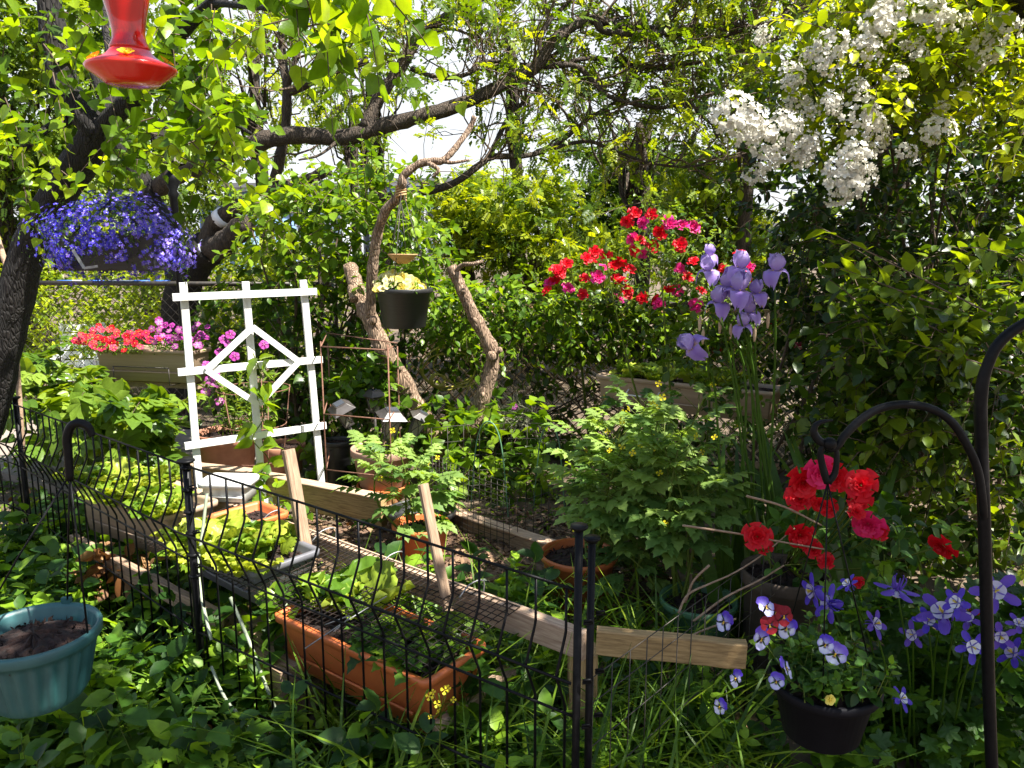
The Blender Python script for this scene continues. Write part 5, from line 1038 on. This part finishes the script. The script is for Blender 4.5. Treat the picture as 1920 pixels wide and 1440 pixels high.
for i, (q, lab, T, mt, h, s, tb) in enumerate((((548, 1115, 2.55), 'broad dark green leaves at the far end of the orange planter', OVW, 'vine', .12, .10, .45), ((615, 1080, 2.62), 'upright young chard at the far end of the orange planter', OVW, 'lettuce', .16, .11, .2),
        ((745, 1165, 2.3), 'frilly kale in the middle of the orange planter', SERR, 'vine', .13, .10, .6), ((810, 1200, 2.28), 'low seedlings near the rail side of the orange planter', OVW, 'vine', .10, .06, .5), ((850, 1205, 2.24), 'small seedlings at the near end of the orange planter', OVW, 'vine', .12, .055, .6), ((760, 1235, 2.15), 'sprawling greens at the near lip of the orange planter', SERR, 'mint', .10, .09, .5), ((700, 1180, 2.28), 'ragged greens under the wire clip in the orange planter', SERR, 'mint', .1, .09, .4))):
    c = P(*q); c[2] = zo; herb(lab, c, 9, h, s, T, tb, mat=mt, k=5)
for q, lab, s in (((628, 1090, 2.55), 'bright lettuce standing tall at the far end of the orange planter', .15), ((690, 1115, 2.48), 'big bronze-green lettuce poking through the wire cover', .2), ((805, 1175, 2.3), 'bronze lettuce by the shorter stake', .12)):
    c = P(*q); c[2] = zo; lettuce(lab, c, 6, .03, s, .3, None, up=1.3)
# wire grid laid over the planters
GA = la+np.array((0, 0, 0)); gz = dz+.035
t = thing('wire_cover', 'dark wire grid laid slanting over the planters from rail to fence', 'wire mesh', (RA[0], RA[1], RA[2])); mb = MB()
e1 = nrm((RB_-RA)*np.array((1, 1, 0))); e2 = nrm(np.array((-e1[1], e1[0], 0))); e2 = e2 if e2[1] < 0 else -e2
o = RA+e1*.30; o[2] = RA[2]+.004
def gp(u, v): return o+e1*u+e2*v+z_*(.012*math.sin(u*7)*v/.4-.03*v/.4)
for u in np.arange(-.04, 1.62, .027): mb.tube([gp(u, 0), gp(u, .2), gp(u, .45)], .0021, 4)
for v in np.arange(0, .451, .027): mb.tube([gp(u, v) for u in np.linspace(-.04, 1.6, 12)], .0021, 4)
obj('mesh', mb, M['grid'], t)
for u in (.15, .55, .95, 1.3): mb = MB(); mb.tube([gp(u, -.03)-z_*.05, gp(u, -.04)+z_*.02, gp(u+.01, .02)+z_*.03, gp(u+.015, .07)], .003, 5, smooth=4); obj('clip', mb, M['galv'], t)
p = P(640, 1165, 2.3); mb = MB(); d_ = nrm(P(720, 1120, 2.4)-P(575, 1215, 2.2)); mb.tube([P(572, 1216, 2.12), P(640, 1170, 2.2), P(725, 1118, 2.32)], .0022, 5); mb.tube([P(608, 1172, 2.2), P(640, 1160, 2.2), P(655, 1155, 2.22), P(650, 1163, 2.2), P(625, 1185, 2.17)], .0022, 5, smooth=4); tag(obj('wire_clip', mb, M['galv'], None, loc=p), 'shiny bent wire lying on the grid over the orange planter', 'wire')
# ------------------------------------------------------------------ pots, bucket and tomatoes
p = onground(792, 1096, 3.72); pot('terracotta plastic pot holding the smaller tomato plant', (p[0], p[1], .03), .145, .19, M['terra'], taper=.75)
def tomato(label, c, h, w_, n, lab_fl=6, tb=.5, size=.17, leanx=0., f0=.12):
    t = thing('tomato_plant', label, 'tomato plant', c, 'tomato plants'); lf = MB(); sm = MB(); c = np.asarray(c)
    ns = max(3, n//22); tops = c+np.stack([rng.normal(size=ns)*w_*.42+leanx, rng.normal(size=ns)*w_*.35, U(.62, 1.0, ns)*h], 1)
    b_ = c[None]+rng.normal(size=(ns, 3))*np.array((.02, .02, 0)); q = np.linspace(0, 1, 6)[None, :, None]; mid = rng.normal(size=(ns, 1, 3))*.04*np.sin(q*PI)
    pp = b_[:, None]*(1-q)+tops[:, None]*q+mid; sm.tubes(pp, np.broadcast_to(np.linspace(.007, .003, 6), (ns, 6)), 6)
    j = rng.integers(0, ns, n); f = U(f0, 1, n); st = b_[j]+(tops[j]-b_[j])*f[:, None]; an = U(0, 6.28, n)
    ax = np.stack([np.cos(an), np.sin(an), .55+.9*(f-.5)], 1); ln = U(.05, .12, n); pos = st+nrm(ax)*ln[:, None]; sm.tubes(np.stack([st, pos], 1), np.full((n, 2), .0018), 3)
    sz = size*U(.7, 1.15, n)*(1.1-.45*f); lf.inst(TOM, frames(ax+np.array((0, 0, -.35)), z_+rdir(n)*.4, sz), pos, np.clip(tb+rng.normal(size=n)*.22+(f-.5)*.4, 0, 1))
    obj('foliage', lf, L['tomato'], t); obj('stem', sm, L['stem'], t)
    for k in range(lab_fl):
        p = tops[k % ns]+rng.normal(size=3)*.05+z_*.03; p[1] -= .06; put(FL['mustard'][0], 'bloom', t, p, face(p, -.2, .5), U(0, 6), U(.012, .017))
    return t
tomato('small tomato plant beside the shorter stake', (p[0]-.06, p[1]-.02, .18), .50, .24, 62, 4, .72, .17)
c = onground(845, 1090, 3.65, .2); herb('sprig of basil in the terracotta pot of the smaller tomato', (p[0]+.07, p[1]-.05, .2), 12, .12, .06, OVW, .7, 'basil_plant', 'herb')
c = P(790, 955, 4.05); t = thing('water_bucket', 'black bucket of standing water behind the smaller tomato plant', 'bucket', (c[0], c[1], .0)); h = c[2]; pot_body(t, .19, h, M['blackpl'], .82, soil=None)
mb = MB(); mb.lathe([(.172, h-.06), (.001, h-.058)], 36); obj('water', mb, M['water'], t, world=False); fl_ = MB(); n = 9; fl_.inst(OVW, frames(rdir(n)*np.array((1, 1, .02)), np.tile(z_, (n, 1)), U(.04, .08, n)), np.stack([U(-.1, .1, n), U(-.12, .08, n), np.full(n, h-.054)], 1), U(.5, 1, n)); obj('floating_leaf', fl_, L['hedge'], t, world=False)
p = P(1085, 1035, 3.15); pot('large terracotta pot under the tallest tomato plant', (p[0], p[1], max(p[2]-.30, .03)), .165, min(.30, p[2]-.03), M['terra'], taper=.78)
tomato('tall tomato plant with yellow flowers in the large terracotta pot', (p[0]+.08, p[1], p[2]-.05), .64, .36, 135, 16, .82, .185, f0=.36)
p = P(1310, 1120, 2.85); pot('green plastic pot behind the end of the rail', (p[0], p[1], max(p[2]-.26, .03)), .15, min(.26, p[2]-.03), M['greenpl'], taper=.8)
tomato('tomato plant in the green pot beside the sword-leaved irises', (p[0]-.06, p[1]+.05, p[2]-.05), .82, .32, 115, 8, .7, .17, f0=.34)
tomato('shaded tomato plant crowding behind the tallest one', (.62, 3.45, .06), .95, .4, 120, 4, .3, .16)
tomato('low tomato plant spilling over between the fence posts and the green pot', (.50, 3.05, .12), .42, .26, 45, 2, .5, .15)
o = board('wooden_stake', onground(1292, 1200, 2.95), P(1292, 985, 2.95), .028, .02, M['stake'], None); tag(o, 'thin dark stake inside the green pot', 'stake')
# green undergrowth behind the wire mesh
t = thing('garden_mesh', 'loose black wire mesh screen standing by the forked trunk', 'wire fence', onground(880, 1000, 3.9)); mb = MB()
def mesh2(a, b, h, su, sv, r, bow=0.):
    a, b = np.asarray(a, float), np.asarray(b, float); ln = np.linalg.norm(b-a); nn = nrm(np.cross(b-a, z_))
    f = lambda u, v: a+(b-a)*u+z_*v+nn*bow*math.sin(u*PI)*(1-.3*v/h)
    for u in np.arange(0, ln, su)/ln: mb.tube([f(u, 0), f(u, h/2), f(u, h)], r, 4)
    for v in np.arange(0, h+.001, sv): mb.tube([f(u, v) for u in np.linspace(0, 1, 9)], r, 4)
mesh2(onground(808, 1000, 4.35), onground(955, 1070, 3.75), .42, .045, .028, .0017, .05); mesh2(onground(812, 990, 4.6), onground(1060, 960, 4.7), .5, .1, .1, .002, -.1); mesh2(onground(955, 1070, 3.75), onground(1040, 1040, 4.0), .34, .06, .06, .0017)
obj('mesh', mb, M['wire'], t)
mb = MB()
for a, b, h in (((880, 930, 4.3), (955, 950, 4.2), .62), ((1000, 920, 4.5), (1060, 930, 4.4), .55)):
    a, b = onground(*a), onground(*b); mb.tube([a, a*.8+b*.2+z_*h*.8, a*.5+b*.5+z_*h, a*.2+b*.8+z_*h*.8, b], .004, 6, smooth=6)
tag(obj('wire_hoop', mb, M['greenpl'], None, loc=onground(940, 950, 4.3)), 'thin green wire hoops arching in front of the fence vine', 'plant hoop')
# ================================================================== NEAR WIRE FENCE
A3, A2, A1, A0 = P(1092, 1108, 1.66), P(349, 872, 2.5), P(29, 758, 3.75), P(-260, 650, 5.0)
FE = thing('garden_fence', 'knee-high black wire fence panels with kinked bars crossing the foreground', 'fence', (A2[0], A2[1], 0))
def fpanel(a, b, nb, r=.0037, kink=.042, par=FE, zb=.02, mat='black'):
    a, b = np.asarray(a, float), np.asarray(b, float); h = nrm(np.cross(b-a, z_)*np.array((1, 1, 0))); h = h if h[1] < 0 else -h; mb = MB()
    def f(u, q, off): p = a+(b-a)*u; zt = p[2]; return np.array((p[0], p[1], 0))+h*off+z_*(zb+(zt-zb)*q)
    pr = [(1, 0), (.86, 0), (.845, .004), (.745, kink), (.735, kink), (.63, .004), (.615, 0), (0, 0)]
    for u in (np.arange(nb)+.5)/nb: mb.tube([f(u, q, o) for q, o in pr], r, 6)
    for q, o in ((1, .0), (.74, kink), (.60, -.0), (.30, 0), (.06, 0)): mb.tube([f(u, q, o+.0055) for u in np.linspace(0, 1, 5)], r, 6)
    return obj('panel', mb, M[mat], par)
fpanel(A2, A3, 18); fpanel(A1, A2, 21); fpanel(A0, A1, 20)
def fpost(p, ztop, r=.011, cap=True):
    mb = MB(); mb.tube([(p[0], p[1], -.1), (p[0], p[1], ztop)], r, 14)
    if cap: mb.lathe([(.001, .004), (r*2.1, .003), (r*2.2, -.002), (r*1.2, -.010), (r, -.012)], 18, (p[0], p[1], ztop+.004))
    o = obj('post', mb, M['black'], FE)
    for z in (.92, .74, .6): k = MB(); k.tube([(p[0]+.012, p[1]-.014, p[2]*z), (p[0]+.03, p[1]-.016, p[2]*z+.004), (p[0]+.034, p[1]-.01, p[2]*z-.006), (p[0]+.012, p[1]-.012, p[2]*z-.008)], .0032, 6); obj('hook', k, M['black'], FE)
    return o
q = P(1086, 990, 1.655); fpost((q[0], q[1], A3[2]), q[2], .0095); q = P(1110, 1012, 1.70); fpost((q[0], q[1], A3[2]), q[2], .009)
for A_, e in ((A2, .012), (A1, .03), (A0, .03)): fpost(A_, A_[2]+e, .0135 if A_ is A2 else .012)
k = MB()
for z in np.linspace(.55, .99, 6): k.lathe([(.0135, -.006), (.019, -.004), (.019, .004), (.0135, .006)], 14, (A2[0], A2[1], A2[2]*z))
obj('collar', k, M['black'], FE)
R2 = thing('side_fence', 'thin dark wire garden fence running away to the right of the twin posts', 'fence', (.3, 1.9, 0)); mb = MB()
a, b = np.array((.2, 1.75, 0)), np.array((.98, 2.65, 0))
for u in np.linspace(0, 1, 15): p = a+(b-a)*u; mb.tube([p, p+z_*.55], .0016, 4)
for h in (.12, .24, .36, .48, .55): mb.tube([a+z_*h, b+z_*h], .0018, 4)
obj('panel', mb, M['wire'], R2)
# ------------------------------------------------------------------ teal pot
c = P(62, 1180, 1.8); t = thing('hanging_pot', 'teal fluted hanging pot holding bare reddish soil', 'hanging basket', (c[0], c[1], c[2]-.185)); pot_body(t, .152, .185, M['teal'], .66, .03, .042, flute=.05)
pts = [P(20, 1140, 1.78), P(72, 1128, 1.95), P(178, 1195, 1.8)]; top = P(131, 890, 1.84); mb = MB()
for q in (c+np.array((.0, .15, -.01)), c+np.array((.148, -.02, -.01)), c+np.array((-.11, -.09, -.01))): mb.tube([q, q*.5+top*.5+np.array((0, .0, .01)), top], .0024, 6)
mb.tube([P(131, 900, 1.84), P(128, 850, 1.84), P(126, 822, 1.84), P(133, 800, 1.84), P(148, 793, 1.84), P(165, 800, 1.84), P(174, 818, 1.84)], [.010, .010, .011, .011, .011, .010, .008], 10, smooth=5); obj('hanger', mb, M['black'], t)
mb = MB(); mb.box(c+np.array((0, .149, .0)), (.012, .006, .014)); obj('hanger_clip', mb, M['teal'], t, False)
# ------------------------------------------------------------------ shepherd hook and pansies
D = 1.55; t = thing('shepherd_hook', 'black iron shepherd hook with arching arm over the pansies', 'plant hook', onground(1862, 1440, D))
mb = MB(); mb.tube([onground(1872, 1900, D, -.1), P(1858, 1400, D), P(1846, 1000, D), P(1839, 800, D), P(1840, 735, D), P(1850, 690, D), P(1872, 645, D), P(1915, 610, D), P(1970, 590, D), P(2060, 620, D), P(2110, 700, D)], [.0125]*5+[.011]*4+[.0095, .009], 12, smooth=7); obj('pole', mb, M['black'], t)
mb = MB(); mb.tube([P(1846, 985, D), P(1842, 940, D-.012), P(1834, 885, D-.016), P(1815, 838, D-.02), P(1785, 792, D-.02), P(1745, 766, D-.02), P(1695, 758, D-.02), P(1650, 766, D-.02), P(1615, 786, D-.02), P(1585, 815, D-.02), P(1570, 836, D-.02), P(1555, 842, D-.02), P(1545, 830, D-.02)], [.0085]*10+[.008, .007, .006], 10, smooth=6)
mb.tube([P(1560, 835, D-.02), P(1538, 828, D-.02), P(1526, 812, D-.02), P(1530, 797, D-.02), P(1545, 790, D-.02), P(1562, 788, D-.02)], [.008, .009, .008, .006, .004, .002], 10, smooth=6); mb.ball(P(1556, 832, D-.025), .014, 12); obj('arm', mb, M['black'], t)
D2 = D-.02; c = P(1546, 1272, D2+.05); t = thing('pansy_basket', 'black hanging pot of blue-white pansies in deep shade', 'hanging basket', (c[0], c[1], c[2]-.135)); pot_body(t, .118, .135, M['black2'], .7, .022, .02)
top = P(1552, 905, D2); mb = MB(); mb.tube([P(1545, 832, D2), P(1538, 850, D2), P(1545, 885, D2), top], [.006, .007, .008, .008], 8, smooth=4); mb.tube([P(1556, 826, D2), P(1568, 845, D2), P(1566, 885, D2), top], [.005, .006, .007, .008], 8, smooth=4)
for a in (.1, 2.2, 4.3): mb.tube([c+np.array((.113*math.cos(a), .113*math.sin(a), -.004)), top], .0017, 5)
obj('hanger', mb, M['black'], t); lf = MB(); sm = MB(); n = 95; st = c+np.stack([U(-.1, .09, n), U(-.1, .09, n), np.full(n, -.02)], 1)
st[:, 2] += .02; shoots(lf, st, rdir(n)*.6+np.array((-.3, -.1, .95)), U(.05, .15, n), 6, .042, OVW, .1, .9, 1, sm, .0016, .3, .2); obj('foliage', lf, L['mint'], t); obj('stem', sm, L['stem'], t)
for x, y, s, k in ((1436, 1137, .024, 0), (1428, 1197, .026, 0), (1476, 1178, .024, 0), (1358, 1166, .022, 1), (1548, 1208, .022, 1), (1567, 1226, .025, 0), (1474, 1252, .025, 1), (1456, 1277, .019, 0), (1380, 1272, .02, 1), (1350, 1325, .018, 1), (1470, 1155, .022, 2), (1443, 1172, .02, 2), (1455, 1148, .018, 2)):
    p = P(x, y, D2-.02-.06*rng.random()); nm_ = nrm(nrm(CAMV-p)+rng.normal(size=3)*.42) if x > 1400 else nrm(np.array((-.8, -.4, .3)))
    put(FL['darkpansy'][0] if k == 2 else FL['pansy'][rng.integers(4)], 'pansy_bloom', t, p, nm_, U(-.4, .4), (s*U(.85, 1.1), s, s*U(.6, 2.2))); 
put(FL['yellow'][0], 'withered_bloom', t, P(1556, 1312, D2-.07), (0, -1, .2), 0, .012)
# ------------------------------------------------------------------ columbines, begonias
t = thing('columbine_plant', 'clump of blue and white columbines behind the pansy pot', 'columbines', onground(1720, 1440, 2.15)); lf = MB(); sm = MB()
n = 300; s_ = region([(1540, 1150), (1920, 1120), (1960, 1440), (1620, 1440)], n, 2.0, 2.5); shoots(lf, s_, rdir(n)*.6+np.array((0, -.3, .7)), U(.05, .16, n), 6, .065, LOBE, .3, .9, 1, sm, .002, .25, .18); obj('foliage', lf, L['mint'], t)
for x, y, s in ((1525, 1108, .04), (1556, 1132, .04), (1590, 1095, .03), (1682, 1105, .042), (1768, 1150, .05), (1740, 1165, .035), (1866, 1108, .045), (1876, 1192, .034), (1822, 1212, .036), (1640, 1170, .034), (1712, 1190, .028), (1910, 1170, .03), (1815, 1160, .032), (1690, 1310, .026), (1795, 1130, .03), (1900, 1225, .034)):
    p = P(x, y, 1.84+U(-.06, .1)); b_ = onground(1720+.5*(x-1720), 1440, 2.15); sm.tube([b_, b_*.4+p*.6+rng.normal(size=3)*.02, p], [.004, .003, .002], 5, smooth=4); put(FL['columbine'][rng.integers(3)], 'columbine_bloom', t, p, face(p, .2, .9), U(0, 6), s*U(.8, 1.1))
obj('stem', sm, L['vine'], t)
c = onground(1470, 1100, 2.75, .0); h = P(1470, 1068, 2.75)[2]; pot('dim clay tub of red begonias behind the pansies', (c[0], c[1], 0), .16, h, M['darkclay'], taper=.85, lip=.05)
t = thing('begonia_plant', 'red begonias with double blooms below the iron hook', 'begonia', (c[0], c[1], h)); lf = MB(); sm = MB()
n = 60; s_ = region([(1420, 930), (1640, 900), (1800, 1000), (1780, 1060), (1440, 1070)], n, 2.38, 2.9); shoots(lf, s_, rdir(n)*.7+np.array((0, -.3, .3)), U(.08, .2, n), 6, .08, OVW, .4, .9, 1, sm, .003, .25, .18)
for x, y, s, k in ((1505, 905, .058, 0), (1538, 885, .055, 2), (1565, 895, .05, 0), (1615, 910, .055, 1), (1612, 935, .04, 0), (1628, 982, .055, 2), (1648, 995, .035, 0), (1500, 935, .05, 1), (1540, 945, .035, 0), (1553, 952, .035, 1), (1420, 1006, .048, 0), (1432, 1025, .035, 0), (1500, 1002, .05, 1), (1525, 1030, .035, 0), (1550, 1052, .03, 1), (1768, 1022, .05, 0), (1660, 1140, .025, 0), (1610, 1092, .02, 1), (1825, 1150, .022, 0), (1605, 960, .03, 0)):
    p = P(x, y, 2.3+U(-.05, .1)); b_ = np.array((c[0], c[1], h))+(p-np.array((c[0], c[1], h)))*.1; sm.tube([b_, b_*.5+p*.5-z_*.04, p], .003, 5, smooth=3); put(FL['begonia'][k], 'begonia_bloom', t, p, face(p, .1, .35), U(0, 6), s*.85)
obj('foliage', lf, L['mint'], t); obj('stem', sm, L['stem'], t)
# bare twigs
mb = MB()
for pts in ([(1272, 1150), (1290, 1115), (1330, 1095), (1375, 1075), (1430, 1040), (1490, 990)], [(1300, 1165), (1360, 1120), (1420, 1090), (1470, 1060)], [(1330, 1060), (1300, 1090), (1285, 1130)], [(1240, 1230), (1300, 1190), (1380, 1160)], [(1400, 930), (1470, 950), (1540, 985)], [(1280, 985), (1380, 1000), (1460, 1015), (1545, 1030)]): mb.tube([P(x, y, 2.3+.02*i) for i, (x, y) in enumerate(pts)], [.0042-.0004*i for i in range(len(pts))], 5, smooth=5)
tag(obj('bare_twig', mb, M['stake'], None, loc=P(1350, 1080, 2.3)), 'thin bare twigs sprawling between the green pot and the begonias', 'twig')
# ------------------------------------------------------------------ plants at the feet of the fence
protos = []
for k in range(5):
    t = thing('leafy_herb', 'soft green mint-like plant in the crowd along the foot of the wire fence', 'herb', (0, 0, 0), 'mint-like plants along the fence foot'); lf = MB(); sm = MB(); n = 7; st = np.stack([rng.normal(size=n)*.05, rng.normal(size=n)*.05, np.zeros(n)], 1)
    shoots(lf, st, rdir(n)*.32+np.array((0, -.05, .9)), U(.2, .40, n), 10, .128, (MINT, MINT, OVW, MINT, SERR)[k], .08, .95, 1.3, sm, .003, .36+.09*k, .3, tip=.35); obj('foliage', lf, L['mint'], t, world=False); obj('stem', sm, L['stem'], t, world=False); protos.append(t)
sp = []
for i in range(96): sp.append((U(-1.75, .1), U(1.75, 3.2)))
for i in range(48): sp.append((U(-2.9, -1.3), U(2.8, 4.2)))
for i in range(26): sp.append((U(.15, 1.5), U(2.0, 2.5)))
for i, (x, y) in enumerate(sp):
    if x > -.75 and x < .2 and y > 2.05 and y < 2.9 and rng.random() < .7: continue
    sc = U(.65, 1.1)*(.75 if x > .15 else 1)
    if protos[i % 5].location.length == 0: protos[i % 5].location = (x, y, -.02)
    else: dup(protos[i % 5], (x, y, -.02), U(0, 6.28), sc)
lf = MB(); n = 2600; st = np.stack([U(-4, 1.8, n), U(1.5, 5.5, n), np.full(n, -.01)], 1); shoots(lf, st, rdir(n)*.8+z_*.8, U(.05, .16, n), 5, .055, OVW, .3, .9, 1.2, None, tb=.5, tv=.3)
n = 1300; st = np.stack([U(-.6, .72, n), U(1.7, 2.9, n), np.full(n, -.02)], 1); lf.inst(BLADE2, frames(rdir(n)*.45+z_, rdir(n), U(.18, .5, n)), st, np.clip(rng.normal(size=n)*.25+.45, 0, 1))
n = 260; st = np.stack([U(-2.2, -.2, n), U(2.2, 3.4, n), np.full(n, -.02)], 1); lf.inst(BLADE2, frames(rdir(n)*.45+z_, rdir(n), U(.15, .35, n)), st, np.clip(rng.normal(size=n)*.25+.6, 0, 1))
tag(obj('undergrowth', lf, L['grass'], None), kind='stuff')
n = 320; lf = MB(); st = np.concatenate([region([(140, 1030), (300, 1040), (300, 1130), (170, 1110)], 120, 3.0, 3.3), np.stack([U(-3.5, 1, 200), U(2, 5, 200), U(0, .03, 200)], 1)]); lf.inst(OVW, frames(rdir(n), rdir(n)+z_, U(.04, .10, n)), st, U(0, 1, n)); tag(obj('dry_leaves', lf, L['dry'], None), kind='stuff')
mb = MB(); mb.tube([P(388, 925, 2.72), P(378, 1010, 2.66), P(371, 1060, 2.6), P(378, 1120, 2.5), P(396, 1200, 2.42)], .006, 7, smooth=6); mb.tube([P(432, 1120, 2.5), P(470, 1210, 2.42), P(500, 1290, 2.35), P(530, 1350, 2.3), P(600, 1430, 2.2)], .0062, 7, smooth=6); mb.tube([P(396, 1250, 2.4), P(430, 1320, 2.32), P(520, 1410, 2.25)], .0055, 7, smooth=6)
tag(obj('pale_tube', mb, M['palehose'], None, loc=P(430, 1150, 2.5)), 'pale flexible tube trailing down through the wire fence bars', 'hose')
c = onground(815, 1440, 1.95); t = thing('mustard_sprig', 'sprig of yellow mustard flowers in front of the orange planter', 'wildflower', c); sm = MB(); sm.tube([c, P(825, 1380, 1.86), P(826, 1330, 1.82), P(822, 1300, 1.8)], .0022, 5, smooth=4)
for x, y, s in ((805, 1306, .011), (834, 1294, .012), (820, 1320, .011), (822, 1334, .009), (850, 1312, .008), (806, 1344, .006), (812, 1298, .008), (840, 1290, .008)): p = P(x, y, 1.8); sm.tube([P(825, 1340, 1.82), p], .001, 4); put(FL['mustard'][0], 'bloom', t, p, face(p, .3, .4), U(0, 6), s)
obj('stem', sm, L['stem'], t)
mb = MB(); mb.rings(boxrings([(0, 0), (0, .2), (-.01, .205)], .27, .1, .01)); o = obj('dark_crate', mb, M['stake'], None, False); o.location = (-.92, 2.62, -.01); o.rotation_euler = (0, 0, -.68); tag(o, 'dark wooden crate standing on the ground under the planters', 'crate')
for o in list(SC.objects):      # tangles of thin shoots nobody could count
    if o.parent and o.name.split('.')[0] in ('stem', 'twig') and o.parent.get('category') in ('shrub', 'vine', 'tree', 'rose bush', 'hedge', 'columbines', 'begonia', 'flowers', 'tomato plant'): o['kind'] = 'stuff'
